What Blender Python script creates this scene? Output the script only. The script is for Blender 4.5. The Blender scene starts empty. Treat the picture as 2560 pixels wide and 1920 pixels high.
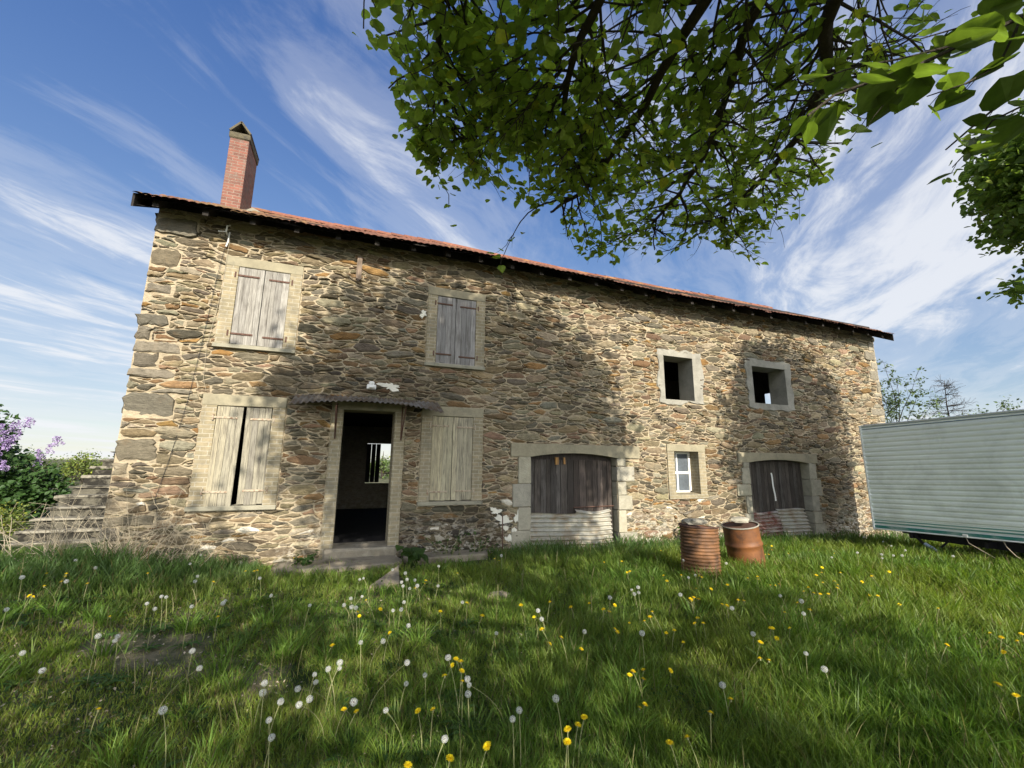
import bpy, math, random
import numpy as np
from mathutils import Matrix, Vector
from mathutils import noise as mnoise

sc = bpy.context.scene
COL = sc.collection
R = math.radians

# ------------------------------------------------------------------ camera
F, YAW, PITCH, ROLL, CAMH = 1060.55, R(20.533), R(10.571), R(0.5897), 1.62
fw = Vector((math.sin(YAW)*math.cos(PITCH), math.cos(YAW)*math.cos(PITCH), math.sin(PITCH)))
rt = Vector((math.cos(YAW), -math.sin(YAW), 0)); up = rt.cross(fw)
rt, up = rt*math.cos(ROLL)+up*math.sin(ROLL), -rt*math.sin(ROLL)+up*math.cos(ROLL)
cam_d = bpy.data.cameras.new('camera'); cam = bpy.data.objects.new('camera', cam_d); COL.objects.link(cam)
cam_d.sensor_fit = 'HORIZONTAL'; cam_d.sensor_width = 36.0; cam_d.lens = F/2560*36.0
cam_d.clip_start = 0.05; cam_d.clip_end = 3000
cam.matrix_world = Matrix(((rt.x, up.x, -fw.x, 0), (rt.y, up.y, -fw.y, 0), (rt.z, up.z, -fw.z, CAMH), (0, 0, 0, 1)))
sc.camera = cam

# ------------------------------------------------------------------ sky and sun
SUN_EL, SUN_AZ = 27.0, 0.2          # degrees; the sun stands behind the viewer, square on to the wall
sun_d = bpy.data.lights.new('sun', 'SUN'); sun_d.energy = 3.3; sun_d.angle = R(0.5); sun_d.color = (1.0, 0.93, 0.80)
sun = bpy.data.objects.new('sun', sun_d); COL.objects.link(sun); sun.location = (0, -30, 20)
sun.rotation_euler = (R(90-SUN_EL), 0, R(SUN_AZ))
world = bpy.data.worlds.new('World'); sc.world = world; world.use_nodes = True
SKY_STRENGTH = 0.15
sc.view_settings.view_transform = 'Standard'; sc.view_settings.look = 'None'
sc.view_settings.exposure = 1.36; sc.view_settings.gamma = 1.0; sc.view_settings.use_curve_mapping = False

class NT:
    """small helper for writing node trees"""
    def __init__(s, tree): s.t = tree; s.n = tree.nodes; s.l = tree.links
    def add(s, typ, **kw):
        n = s.n.new(typ)
        for k, v in kw.items():
            if k == 'inp':
                for a, b in v.items():
                    if isinstance(b, bpy.types.NodeSocket): s.l.new(b, n.inputs[a])
                    else: n.inputs[a].default_value = b
            else: setattr(n, k, v)
        return n
    def math(s, op, a, b=0.0, c=0.0, clamp=False):
        n = s.n.new('ShaderNodeMath'); n.operation = op; n.use_clamp = clamp
        for i, v in enumerate((a, b, c)):
            if isinstance(v, bpy.types.NodeSocket): s.l.new(v, n.inputs[i])
            else: n.inputs[i].default_value = v
        return n.outputs[0]
    def ramp(s, fac, stops, interp='LINEAR'):
        n = s.n.new('ShaderNodeValToRGB'); s.l.new(fac, n.inputs[0]); n.color_ramp.interpolation = interp
        e = n.color_ramp.elements
        while len(e) < len(stops): e.new(0.5)
        for i, (p, c) in enumerate(stops):
            e[i].position = p; e[i].color = c if len(c) == 4 else (*c, 1)
        return n.outputs[0]
    def mix(s, fac, a, b, mode='MIX'):
        n = s.n.new('ShaderNodeMix'); n.data_type = 'RGBA'; n.blend_type = mode; n.clamp_factor = True
        for i, v in ((0, fac), (6, a), (7, b)):
            if isinstance(v, bpy.types.NodeSocket): s.l.new(v, n.inputs[i])
            elif i == 0: n.inputs[0].default_value = v
            else: n.inputs[i].default_value = v if len(v) == 4 else (*v, 1)
        return n.outputs[2]
    def noise(s, vec, scale, detail=4, rough=0.55, dist=0.0):
        n = s.n.new('ShaderNodeTexNoise'); n.inputs['Scale'].default_value = scale; n.inputs['Detail'].default_value = detail
        n.inputs['Roughness'].default_value = rough; n.inputs['Distortion'].default_value = dist
        if vec is not None: s.l.new(vec, n.inputs['Vector'])
        return n.outputs['Fac']
    def mapped(s, vec, scale=(1, 1, 1), loc=(0, 0, 0), rot=(0, 0, 0)):
        n = s.n.new('ShaderNodeMapping'); s.l.new(vec, n.inputs[0])
        n.inputs['Scale'].default_value = scale; n.inputs['Location'].default_value = loc; n.inputs['Rotation'].default_value = rot
        return n.outputs[0]

W = NT(world.node_tree); W.n.clear()
w_out = W.add('ShaderNodeOutputWorld'); w_bg = W.add('ShaderNodeBackground')
sky = W.add('ShaderNodeTexSky'); sky.sky_type = 'NISHITA'; sky.sun_disc = False
sky.sun_elevation = R(SUN_EL); sky.sun_rotation = R(180-SUN_AZ); sky.air_density = 1.0; sky.dust_density = 0.0; sky.ozone_density = 3.0
w_tc = W.add('ShaderNodeTexCoord')
sep = W.add('ShaderNodeSeparateXYZ', inp={0: w_tc.outputs['Generated']})
zc = W.math('ADD', W.math('MAXIMUM', sep.outputs[2], 0.0), 0.10)
cx = W.math('DIVIDE', sep.outputs[0], zc); cy = W.math('DIVIDE', sep.outputs[1], zc)
# cirrus layer seen on a plane overhead, streaks drawn out along one wind direction
WD = R(45.0)
cu = W.math('ADD', W.math('MULTIPLY', cx, math.cos(WD)), W.math('MULTIPLY', cy, math.sin(WD)))
cv = W.math('SUBTRACT', W.math('MULTIPLY', cy, math.cos(WD)), W.math('MULTIPLY', cx, math.sin(WD)))
warp = W.add('ShaderNodeTexNoise', inp={'Vector': W.add('ShaderNodeCombineXYZ', inp={0: cx, 1: cy, 2: 5.0}).outputs[0], 'Scale': 0.8, 'Detail': 3.0})
wsep = W.add('ShaderNodeSeparateColor', inp={0: warp.outputs['Color']})
cu = W.math('ADD', cu, W.math('MULTIPLY', wsep.outputs[0], 0.65)); cv = W.math('ADD', cv, W.math('MULTIPLY', wsep.outputs[1], 0.40))
cvec = W.add('ShaderNodeCombineXYZ', inp={0: W.math('MULTIPLY', cu, 0.42), 1: W.math('MULTIPLY', cv, 1.25), 2: 3.7}).outputs[0]
cvec2 = W.add('ShaderNodeCombineXYZ', inp={0: W.math('MULTIPLY', cu, 0.28), 1: W.math('MULTIPLY', cv, 0.55), 2: 1.3}).outputs[0]
n_fine = W.noise(cvec, 1.7, 9, 0.62, 0.8)
n_big = W.noise(cvec2, 0.9, 3, 0.5, 0.4)
n_wisp = W.noise(W.add('ShaderNodeCombineXYZ', inp={0: W.math('MULTIPLY', cu, 1.1), 1: W.math('MULTIPLY', cv, 2.0), 2: 8.1}).outputs[0], 2.1, 8, 0.66, 1.4)
# sheet thickens to the right; unseen cover behind the viewer added for fill
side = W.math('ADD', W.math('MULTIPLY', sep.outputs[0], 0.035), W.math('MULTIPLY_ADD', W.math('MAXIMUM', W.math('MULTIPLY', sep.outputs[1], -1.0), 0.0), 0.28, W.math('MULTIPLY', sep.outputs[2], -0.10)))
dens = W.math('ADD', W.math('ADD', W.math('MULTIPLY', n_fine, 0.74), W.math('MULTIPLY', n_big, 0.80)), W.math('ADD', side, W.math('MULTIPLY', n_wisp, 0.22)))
cl = W.ramp(dens, [(0.73, (0, 0, 0)), (0.85, (0.20, 0.20, 0.20)), (1.05, (0.84, 0.84, 0.84))], 'EASE')
# air light near the horizon rolls off softly
skys = W.add('ShaderNodeVectorMath', operation='DIVIDE', inp={0: sky.outputs[0], 1: W.add('ShaderNodeVectorMath', operation='MULTIPLY_ADD', inp={0: sky.outputs[0], 1: (0.24, 0.24, 0.24), 2: (1, 1, 1)}).outputs[0]}).outputs[0]
skyc = W.add('ShaderNodeHueSaturation', inp={'Hue': 0.522, 'Saturation': 1.32, 'Value': 0.80, 'Color': skys}).outputs[0]
# unseen cloud behind the viewer, brightness added as fill light on wall and lawn
cloud_fill = W.math('MULTIPLY_ADD', W.math('POWER', W.math('MAXIMUM', W.math('MULTIPLY', sep.outputs[1], -1.0), 0.0), 1.5), 4.6, 1.0)
cloudc = W.mix(1.0, (2.35, 2.4, 2.5), W.add('ShaderNodeCombineXYZ', inp={0: cloud_fill, 1: cloud_fill, 2: cloud_fill}).outputs[0], 'MULTIPLY')
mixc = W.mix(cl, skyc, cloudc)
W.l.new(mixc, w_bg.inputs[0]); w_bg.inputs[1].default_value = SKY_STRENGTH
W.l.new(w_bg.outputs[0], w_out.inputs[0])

# ------------------------------------------------------------------ object and mesh helpers
def link(o, parent=None):
    COL.objects.link(o)
    if parent is not None: o.parent = parent
    return o
def tag(o, label=None, cat=None, group=None, kind=None):
    if label: o['label'] = label
    if cat: o['category'] = cat
    if group: o['group'] = group
    if kind: o['kind'] = kind
    return o
def empty(name, label, cat, loc=(0, 0, 0), group=None, rz=0.0):
    o = bpy.data.objects.new(name, None); o.empty_display_size = 0.1; link(o)
    o.location = loc; o.rotation_euler = (0, 0, rz)
    return tag(o, label, cat, group)
def mesh_obj(name, V, faces, mat, parent=None, col=None, smooth=False, alpha=None):
    """V (n,3); faces: list of (m,k) int arrays; col: (n,3) per-vertex colour stored as attribute Col"""
    me = bpy.data.meshes.new(name)
    V = np.asarray(V, dtype=np.float32)
    faces = [np.asarray(f, dtype=np.int32) for f in faces if len(f)]
    me.vertices.add(len(V)); me.vertices.foreach_set('co', V.ravel())
    nl = sum(f.size for f in faces); npoly = sum(len(f) for f in faces)
    me.loops.add(nl); me.polygons.add(npoly)
    me.loops.foreach_set('vertex_index', np.concatenate([f.ravel() for f in faces]))
    tot = np.concatenate([np.full(len(f), f.shape[1], dtype=np.int32) for f in faces])
    st = np.zeros(npoly, dtype=np.int32); st[1:] = np.cumsum(tot)[:-1]
    me.polygons.foreach_set('loop_start', st)
    try: me.polygons.foreach_set('loop_total', tot)
    except Exception: pass
    me.polygons.foreach_set('use_smooth', np.full(npoly, bool(smooth)))
    me.update(calc_edges=True); me.validate()
    if col is not None:
        a = me.attributes.new('Col', 'FLOAT_COLOR', 'POINT')
        c = np.ones((len(V), 4), dtype=np.float32); c[:, :3] = col
        if alpha is not None: c[:, 3] = alpha
        a.data.foreach_set('color', c.ravel())
    for m in (mat if isinstance(mat, (list, tuple)) else [mat]): me.materials.append(m)
    o = bpy.data.objects.new(name, me); link(o, parent)
    return o

class MB:
    """collects boxes, tubes and sheets into ONE mesh"""
    def __init__(s): s.v = []; s.f = []; s.c = []; s.n = 0
    def add(s, V, F, c=(1, 1, 1)):
        for p in F: s.f.append([i+s.n for i in p])
        s.v += [tuple(p) for p in V]; s.c += [tuple(c)]*len(V); s.n += len(V)
        return s
    def box(s, a, b, c=(1, 1, 1), M=None, bev=0.0, jit=0.0, rng=None):
        x0, y0, z0 = a; x1, y1, z1 = b
        if bev <= 0:
            V = [(x0, y0, z0), (x1, y0, z0), (x1, y1, z0), (x0, y1, z0), (x0, y0, z1), (x1, y0, z1), (x1, y1, z1), (x0, y1, z1)]
            Fc = [(0, 3, 2, 1), (4, 5, 6, 7), (0, 1, 5, 4), (1, 2, 6, 5), (2, 3, 7, 6), (3, 0, 4, 7)]
        else:
            # chamfered box: three inset faces per corner
            e = min(bev, (x1-x0)*.45, (y1-y0)*.45, (z1-z0)*.45); V = []; idx = {}
            for i, X in enumerate((x0, x1)):
                for j, Y in enumerate((y0, y1)):
                    for k, Z in enumerate((z0, z1)):
                        dx, dy, dz = (e if i == 0 else -e), (e if j == 0 else -e), (e if k == 0 else -e)
                        for ax, q in enumerate(((X, Y+dy, Z+dz), (X+dx, Y, Z+dz), (X+dx, Y+dy, Z))):
                            idx[(i, j, k, ax)] = len(V); V.append(q)
            Fc = []
            g = lambda i, j, k, ax: idx[(i, j, k, ax)]
            for i in (0, 1): Fc.append([g(i, 0, 0, 0), g(i, 1, 0, 0), g(i, 1, 1, 0), g(i, 0, 1, 0)][::(1 if i else -1)])
            for j in (0, 1): Fc.append([g(0, j, 0, 1), g(0, j, 1, 1), g(1, j, 1, 1), g(1, j, 0, 1)][::(1 if j else -1)])
            for k in (0, 1): Fc.append([g(0, 0, k, 2), g(1, 0, k, 2), g(1, 1, k, 2), g(0, 1, k, 2)][::(1 if k else -1)])
            for i in (0, 1):
                for j in (0, 1): Fc.append([g(i, j, 0, 0), g(i, j, 1, 0), g(i, j, 1, 1), g(i, j, 0, 1)][::(1 if i == j else -1)])
            for i in (0, 1):
                for k in (0, 1): Fc.append([g(i, 0, k, 0), g(i, 0, k, 2), g(i, 1, k, 2), g(i, 1, k, 0)][::(1 if i == k else -1)])
            for j in (0, 1):
                for k in (0, 1): Fc.append([g(0, j, k, 1), g(1, j, k, 1), g(1, j, k, 2), g(0, j, k, 2)][::(1 if j == k else -1)])
            for i in (0, 1):
                for j in (0, 1):
                    for k in (0, 1): Fc.append([g(i, j, k, 0), g(i, j, k, 1), g(i, j, k, 2)][::(1 if (i+j+k) % 2 else -1)])
        if jit and rng: V = [(x+rng.uniform(-jit, jit), y+rng.uniform(-jit, jit), z+rng.uniform(-jit, jit)) for x, y, z in V]
        if M is not None: V = [tuple(M @ Vector(p)) for p in V]
        return s.add(V, Fc, c)
    def tube(s, pts, rad, n=6, c=(1, 1, 1), caps=True):
        pts = [Vector(p) for p in pts]; V = []; Fc = []
        if not isinstance(rad, (list, tuple)): rad = [rad]*len(pts)
        ref = None
        for i, p in enumerate(pts):
            d = (pts[min(i+1, len(pts)-1)]-pts[max(i-1, 0)]).normalized()
            if ref is None:
                ref = d.cross(Vector((0, 0, 1)) if abs(d.z) < .9 else Vector((1, 0, 0))).normalized()
            ref = (ref-d*ref.dot(d)).normalized(); b = d.cross(ref)
            for k in range(n):
                a = 2*math.pi*k/n; V.append(tuple(p+(ref*math.cos(a)+b*math.sin(a))*rad[i]))
        for i in range(len(pts)-1):
            for k in range(n):
                k2 = (k+1) % n; Fc.append((i*n+k, i*n+k2, (i+1)*n+k2, (i+1)*n+k))
        if caps: Fc.append(tuple(range(n))[::-1]); Fc.append(tuple(range((len(pts)-1)*n, len(pts)*n)))
        return s.add(V, Fc, c)
    def sheet(s, fn, nu, nv, c=(1, 1, 1), cfn=None):
        V = []; C = []; Fc = []
        for j in range(nv+1):
            for i in range(nu+1):
                V.append(fn(i/nu, j/nv)); C.append(cfn(i/nu, j/nv) if cfn else c)
        for j in range(nv):
            for i in range(nu):
                a = j*(nu+1)+i; Fc.append((a, a+1, a+nu+2, a+nu+1))
        for p in Fc: s.f.append([i+s.n for i in p])
        s.v += V; s.c += C; s.n += len(V); return s
    def lathe(s, prof, n=32, c=(1, 1, 1), deform=None):
        V = []; Fc = []
        for (r, z) in prof:
            for k in range(n):
                a = 2*math.pi*k/n; p = (r*math.cos(a), r*math.sin(a), z)
                V.append(deform(p, a) if deform else p)
        for i in range(len(prof)-1):
            for k in range(n):
                k2 = (k+1) % n; Fc.append((i*n+k, i*n+k2, (i+1)*n+k2, (i+1)*n+k))
        return s.add(V, Fc, c)
    def build(s, name, mat, parent=None, smooth=False):
        by = {}
        for p in s.f: by.setdefault(len(p), []).append(p)
        return mesh_obj(name, np.array(s.v), list(by.values()), mat, parent, np.array(s.c), smooth)

def lump(mb, c, size, rng, col=(1, 1, 1), n=10, m=6, flat=1.0):
    """an irregular rounded stone"""
    ph = [rng.uniform(0, 6.28) for _ in range(6)]; V = []; Fc = []
    for j in range(m+1):
        t = math.pi*j/m
        for i in range(n):
            a = 2*math.pi*i/n
            k = 1+.16*math.sin(2*a+ph[0])+.10*math.sin(3*a+ph[1]+t)+.08*math.sin(5*a+ph[2]-2*t)+rng.uniform(-.05, .05)
            q = abs(math.sin(t))**.7*math.copysign(1, math.sin(t))
            V.append((c[0]+size[0]*k*q*math.cos(a), c[1]+size[1]*k*q*math.sin(a), c[2]+size[2]*math.copysign(abs(math.cos(t))**.6, math.cos(t))*(1+rng.uniform(-.06, .06))))
    for j in range(m):
        for i in range(n):
            i2 = (i+1) % n; Fc.append((j*n+i, (j+1)*n+i, (j+1)*n+i2, j*n+i2))
    mb.add(V, Fc, col); return mb

# ------------------------------------------------------------------ materials
def material(name): 
    m = bpy.data.materials.new(name); m.use_nodes = True; m.node_tree.nodes.clear(); return m, NT(m.node_tree)
def finish(m, T, color, rough=0.9, bump=None, bstr=0.3, bdist=0.01, spec=0.25, metal=0.0, trans=None, tcol=None):
    out = T.add('ShaderNodeOutputMaterial'); p = T.add('ShaderNodeBsdfPrincipled')
    for k, v in (('Base Color', color), ('Roughness', rough), ('Metallic', metal), ('Specular IOR Level', spec)):
        if isinstance(v, bpy.types.NodeSocket): T.l.new(v, p.inputs[k])
        elif k == 'Base Color': p.inputs[k].default_value = v if len(v) == 4 else (*v, 1)
        else: p.inputs[k].default_value = v
    if bump is not None:
        b = T.add('ShaderNodeBump', inp={'Strength': bstr, 'Distance': bdist, 'Height': bump}); T.l.new(b.outputs[0], p.inputs['Normal'])
    if trans:
        t = T.add('ShaderNodeBsdfTranslucent', inp={'Color': tcol if tcol is not None else color})
        mx = T.add('ShaderNodeMixShader', inp={0: trans, 1: p.outputs[0], 2: t.outputs[0]}); T.l.new(mx.outputs[0], out.inputs[0])
    else: T.l.new(p.outputs[0], out.inputs[0])
    return m
def attr_col(T): return T.add('ShaderNodeAttribute', attribute_name='Col').outputs['Color']
def pos(T): return T.add('ShaderNodeTexCoord').outputs['Object']
def mul(T, c, k): return T.mix(1.0, c, k, 'MULTIPLY')

def mat_stone():
    m, T = material('rubble_stone'); P = pos(T); c = attr_col(T)
    streak = T.noise(T.mapped(P, (7, 7, 34)), 1.6, 6, 0.65, 0.6)
    grain = T.noise(P, 70, 4, 0.7); blot = T.noise(P, 9, 4, 0.6)
    k = T.math('ADD', T.math('MULTIPLY', streak, 0.95), T.math('ADD', T.math('MULTIPLY', grain, 0.45), T.math('MULTIPLY', blot, 0.45)))
    k = T.math('MULTIPLY_ADD', k, 1.9, -0.72)
    kc = T.add('ShaderNodeCombineXYZ', inp={0: k, 1: k, 2: k}).outputs[0]
    c2 = mul(T, c, kc)
    rust = T.math('MULTIPLY', T.ramp(T.noise(P, 4.3, 5, 0.65, 0.5), [(0.56, (0, 0, 0)), (0.74, (1, 1, 1))]), 0.18)
    c2 = T.mix(rust, c2, (0.30, 0.165, 0.06))
    # old limewash and lichen crusts, dark moss along the damp foot of the wall
    sx = T.add('ShaderNodeSeparateXYZ', inp={0: P})
    low = T.math('SUBTRACT', 1.0, T.math('DIVIDE', sx.outputs[2], 0.75), clamp=True)
    lw = T.math('MULTIPLY', T.ramp(T.noise(T.mapped(P, (1, 1, 1.6)), 7.0, 7, 0.7), [(0.50, (0, 0, 0)), (0.56, (1, 1, 1))]), T.math('MULTIPLY', T.math('POWER', low, 0.7), T.ramp(T.noise(P, 0.55, 2), [(0.40, (0, 0, 0)), (0.56, (1, 1, 1))])))
    c2 = T.mix(T.math('MULTIPLY', lw, 0.8), c2, (0.50, 0.46, 0.38))
    out = finish(m, T, c2, 0.92, T.math('ADD', streak, T.math('MULTIPLY', grain, 0.5)), 0.75, 0.014)
    return m
def mat_simple(name, base, var=0.35, scale=6.0, rough=0.85, bstr=0.25, stretch=(1, 1, 1), use_attr=False, spec=0.25, metal=0.0, second=None, s2=2.0, lo=0.5, hi=0.68, bdist=0.01):
    m, T = material(name); P = pos(T)
    n1 = T.noise(T.mapped(P, stretch), scale, 6, 0.65, 0.3); n2 = T.noise(P, scale*7, 3, 0.6)
    k = T.math('ADD', T.math('MULTIPLY', n1, 0.7), T.math('MULTIPLY', n2, 0.3)); k = T.math('MULTIPLY_ADD', T.math('SUBTRACT', k, 0.5), var*4, 1.0)
    kc = T.add('ShaderNodeCombineXYZ', inp={0: k, 1: k, 2: k}).outputs[0]
    c = attr_col(T) if use_attr else T.add('ShaderNodeRGB').outputs[0]
    if not use_attr: c.default_value = (*base, 1)
    c = mul(T, c, kc)
    if second is not None:
        f = T.ramp(T.noise(P, s2, 6, 0.65, 0.4), [(lo, (0, 0, 0)), (hi, (1, 1, 1))]); c = T.mix(f, c, second)
    return finish(m, T, c, rough, T.math('ADD', n1, T.math('MULTIPLY', n2, .6)), bstr, bdist, spec, metal)
def mat_brick(name, c1, c2, mortar, bw=0.21, rh=0.068, msize=0.008, dirt=None):
    m, T = material(name); P = pos(T); s = T.add('ShaderNodeSeparateXYZ', inp={0: P})
    v = T.add('ShaderNodeCombineXYZ', inp={0: T.math('ADD', s.outputs[0], s.outputs[1]), 1: s.outputs[2], 2: 0.0}).outputs[0]
    dv = T.add('ShaderNodeVectorMath', operation='ADD', inp={0: v, 1: T.add('ShaderNodeVectorMath', operation='SCALE', inp={0: T.add('ShaderNodeTexNoise', inp={'Vector': P, 'Scale': 9.0}).outputs['Color'], 'Scale': 0.012}).outputs[0]}).outputs[0]
    b = T.add('ShaderNodeTexBrick', inp={'Vector': dv, 'Color1': (*c1, 1), 'Color2': (*c2, 1), 'Mortar': (*mortar, 1), 'Scale': 1.0, 'Mortar Size': msize, 'Mortar Smooth': 0.25, 'Bias': 0.0, 'Brick Width': bw, 'Row Height': rh})
    n1 = T.noise(P, 14, 6, 0.7); n2 = T.noise(P, 2.2, 5, 0.6)
    k = T.math('MULTIPLY_ADD', T.math('SUBTRACT', n1, .5), 0.9, 1.0); k = T.math('MULTIPLY', k, T.math('MULTIPLY_ADD', T.math('SUBTRACT', n2, .5), 0.8, 1.0))
    c = mul(T, b.outputs['Color'], T.add('ShaderNodeCombineXYZ', inp={0: k, 1: k, 2: k}).outputs[0])
    if dirt: c = T.mix(T.ramp(T.noise(P, 3.1, 6, .7), [(0.5, (0, 0, 0)), (0.66, (.6, .6, .6))]), c, dirt)
    h = T.math('SUBTRACT', T.math('MULTIPLY', n1, 0.35), b.outputs['Fac'])
    return finish(m, T, c, 0.9, h, 0.6, 0.008)
def mat_wood(name, use_attr=True, grey=(0.33, 0.31, 0.29), dark=(0.07, 0.06, 0.05), lo=0.40, hi=0.62, xs=34.0):
    m, T = material(name); P = pos(T)
    g = T.noise(T.mapped(P, (xs, xs, 1.4)), 1.6, 8, 0.7, 1.2); g2 = T.noise(T.mapped(P, (90, 90, 3.0)), 1.0, 4, 0.7); kn = T.noise(T.mapped(P, (7, 7, 3.0)), 1.2, 3, 0.5, 0.6)
    f = T.ramp(T.math('ADD', T.math('MULTIPLY', g, 0.6), T.math('ADD', T.math('MULTIPLY', g2, 0.25), T.math('MULTIPLY', kn, 0.15))), [(lo, (0, 0, 0)), (hi, (1, 1, 1))])
    base = attr_col(T) if use_attr else None
    c = T.mix(f, dark, base if base is not None else grey)
    return finish(m, T, c, 0.88, T.math('ADD', g, g2), 0.5, 0.006)
def mat_corr(name, base, rusty, lo, hi, metal=0.35):
    m, T = material(name); P = pos(T)
    n = T.noise(P, 3.2, 7, 0.68, 0.5); n2 = T.noise(T.mapped(P, (22, 22, 3)), 1.0, 5, 0.65)
    f = T.ramp(T.math('ADD', T.math('MULTIPLY', n, 0.7), T.math('MULTIPLY', n2, 0.3)), [(lo, (0, 0, 0)), (hi, (1, 1, 1))])
    c = T.mix(f, base, rusty); k = T.math('MULTIPLY_ADD', n2, 0.9, 0.55)
    c = mul(T, c, T.add('ShaderNodeCombineXYZ', inp={0: k, 1: k, 2: k}).outputs[0])
    return finish(m, T, c, 0.6, n2, 0.15, 0.004, 0.4, metal)
def mat_leaf(name, trans=0.42, warm=(1.2, 1.22, 0.5)):
    m, T = material(name); c = attr_col(T); P = pos(T)
    n = T.noise(P, 40, 2); k = T.math('MULTIPLY_ADD', n, 0.7, 0.65)
    c = mul(T, c, T.add('ShaderNodeCombineXYZ', inp={0: k, 1: k, 2: k}).outputs[0])
    return finish(m, T, c, 0.5, None, spec=0.35, trans=trans, tcol=mul(T, c, (*warm, 1)))

M = {}
M['stone'] = mat_stone()
M['brick_pale'] = mat_brick('sand_brick', (0.28, 0.23, 0.145), (0.225, 0.19, 0.12), (0.32, 0.285, 0.215), dirt=(0.17, 0.15, 0.11))
M['brick_red'] = mat_brick('chimney_brick', (0.205, 0.085, 0.06), (0.13, 0.06, 0.045), (0.205, 0.15, 0.115), 0.20, 0.062, 0.007, dirt=(0.13, 0.115, 0.095))
M['concrete'] = mat_simple('weathered_concrete', (0.25, 0.22, 0.15), 0.3, 3.0, 0.9, 0.35, second=(0.13, 0.12, 0.09), s2=2.6, lo=0.56, hi=0.75)
M['sillstone'] = mat_simple('sill_concrete', (0.26, 0.24, 0.18), 0.2, 5.0, 0.9, 0.35, second=(0.10, 0.095, 0.075), s2=4.0, lo=0.52, hi=0.7)
M['cement'] = mat_simple('cement_render', (0.26, 0.245, 0.205), 0.26, 4.0, 0.9, 0.45, second=(0.18, 0.17, 0.14), s2=2.2)
M['granite'] = mat_simple('grey_granite', (0.26, 0.245, 0.20), 0.28, 9.0, 0.92, 0.7, second=(0.36, 0.33, 0.26), s2=2.5, use_attr=True, bdist=0.02)
M['wood_grey'] = mat_wood('weathered_shutter_wood', lo=0.36, hi=0.56)
M['wood_dark'] = mat_wood('dark_barn_wood', dark=(0.022, 0.018, 0.015), lo=0.40, hi=0.66)
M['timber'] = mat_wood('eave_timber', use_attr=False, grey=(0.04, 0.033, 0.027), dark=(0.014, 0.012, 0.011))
M['tile'] = mat_simple('clay_tile', (0.24, 0.095, 0.055), 0.32, 12.0, 0.9, 0.4, use_attr=True, second=(0.27, 0.16, 0.06), s2=1.6, lo=0.55, hi=0.75)
M['iron'] = mat_simple('rusty_iron', (0.10, 0.055, 0.04), 0.4, 20, 0.8, 0.3)
M['iron_pale'] = mat_simple('pale_rusted_strap', (0.36, 0.30, 0.22), 0.3, 22, 0.75, 0.3, second=(0.18, 0.08, 0.04), s2=24)
M['corr_grey'] = mat_corr('corrugated_iron', (0.37, 0.355, 0.30), (0.22, 0.15, 0.08), 0.45, 0.66)
M['corr_red'] = mat_corr('rusty_corrugated_iron', (0.36, 0.34, 0.30), (0.17, 0.060, 0.040), 0.40, 0.55)
M['corr_awn'] = mat_corr('awning_iron', (0.22, 0.215, 0.20), (0.11, 0.075, 0.045), 0.40, 0.56)
M['drum'] = mat_corr('drum_rust', (0.20, 0.075, 0.022), (0.06, 0.028, 0.016), 0.42, 0.62, 0.1)
M['drum_pale'] = mat_corr('drum_rust_pale', (0.22, 0.10, 0.038), (0.075, 0.042, 0.025), 0.40, 0.58, 0.1)
M['white'] = mat_simple('white_paint', (0.70, 0.69, 0.65), 0.10, 8, 0.6, 0.1)
M['cream'] = mat_simple('cream_lime_patch', (0.62, 0.59, 0.50), 0.15, 7, 0.9, 0.4)
M['dark'] = mat_simple('dark_void', (0.03, 0.028, 0.026), 0.2, 5, 0.95)
M['interior'] = mat_simple('shade_dark_plaster', (0.035, 0.033, 0.034), 0.25, 2, 0.95, 0.2)  # base colour lowered so the rooms read as unlit; shade put into the colour
M['black'] = mat_simple('black_steel', (0.02, 0.02, 0.022), 0.2, 6, 0.6)
M['caravan'] = mat_simple('caravan_siding', (0.50, 0.55, 0.53), 0.05, 1.2, 0.45, 0.03, stretch=(1, 1, 6), use_attr=True, spec=0.4, second=(0.50, 0.53, 0.47), s2=1.7, lo=0.48, hi=0.85)
M['lichen_cap'] = mat_simple('lichen_cap', (0.095, 0.08, 0.05), 0.3, 9.0, 0.95, 0.5, second=(0.045, 0.04, 0.033), s2=7.0)
M['leaf'] = mat_leaf('linden_leaf', 0.62)
M['leaf_far'] = mat_leaf('far_leaf', 0.3)
M['bark'] = mat_simple('dark_bark', (0.055, 0.045, 0.035), 0.35, 12, 0.95, 0.8, stretch=(1, 1, .4), bdist=0.02)
M['grass'] = mat_leaf('grass_blade', 0.46, (1.2, 1.3, 0.5))
M['petal'] = mat_simple('dandelion_yellow', (0.90, 0.68, 0.014), 0.10, 60, 0.7, 0.1)
M['stalk'] = mat_simple('flower_stalk', (0.22, 0.22, 0.10), 0.2, 12, 0.7, 0.0)
M['straw'] = mat_simple('dry_stem', (0.33, 0.28, 0.20), 0.2, 14, 0.9, 0.0)
M['lilac'] = mat_leaf('lilac_bloom', 0.3, (1.0, 0.9, 1.1))
M['glass'] = mat_simple('dusty_glass', (0.10, 0.115, 0.13), 0.35, 6, 0.12, 0.02, spec=0.6)
M['pipe'] = mat_simple('grey_blue_pipe', (0.30, 0.36, 0.42), 0.12, 6, 0.5)
m, T = material('seed_down')
o_ = T.add('ShaderNodeOutputMaterial'); d_ = T.add('ShaderNodeBsdfDiffuse', inp={0: (0.80, 0.80, 0.76, 1)}); tr_ = T.add('ShaderNodeBsdfTranslucent', inp={0: (0.8, 0.8, 0.76, 1)})
mx_ = T.add('ShaderNodeMixShader', inp={0: 0.5, 1: d_.outputs[0], 2: tr_.outputs[0]}); T.l.new(mx_.outputs[0], o_.inputs[0]); M['down'] = m

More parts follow.
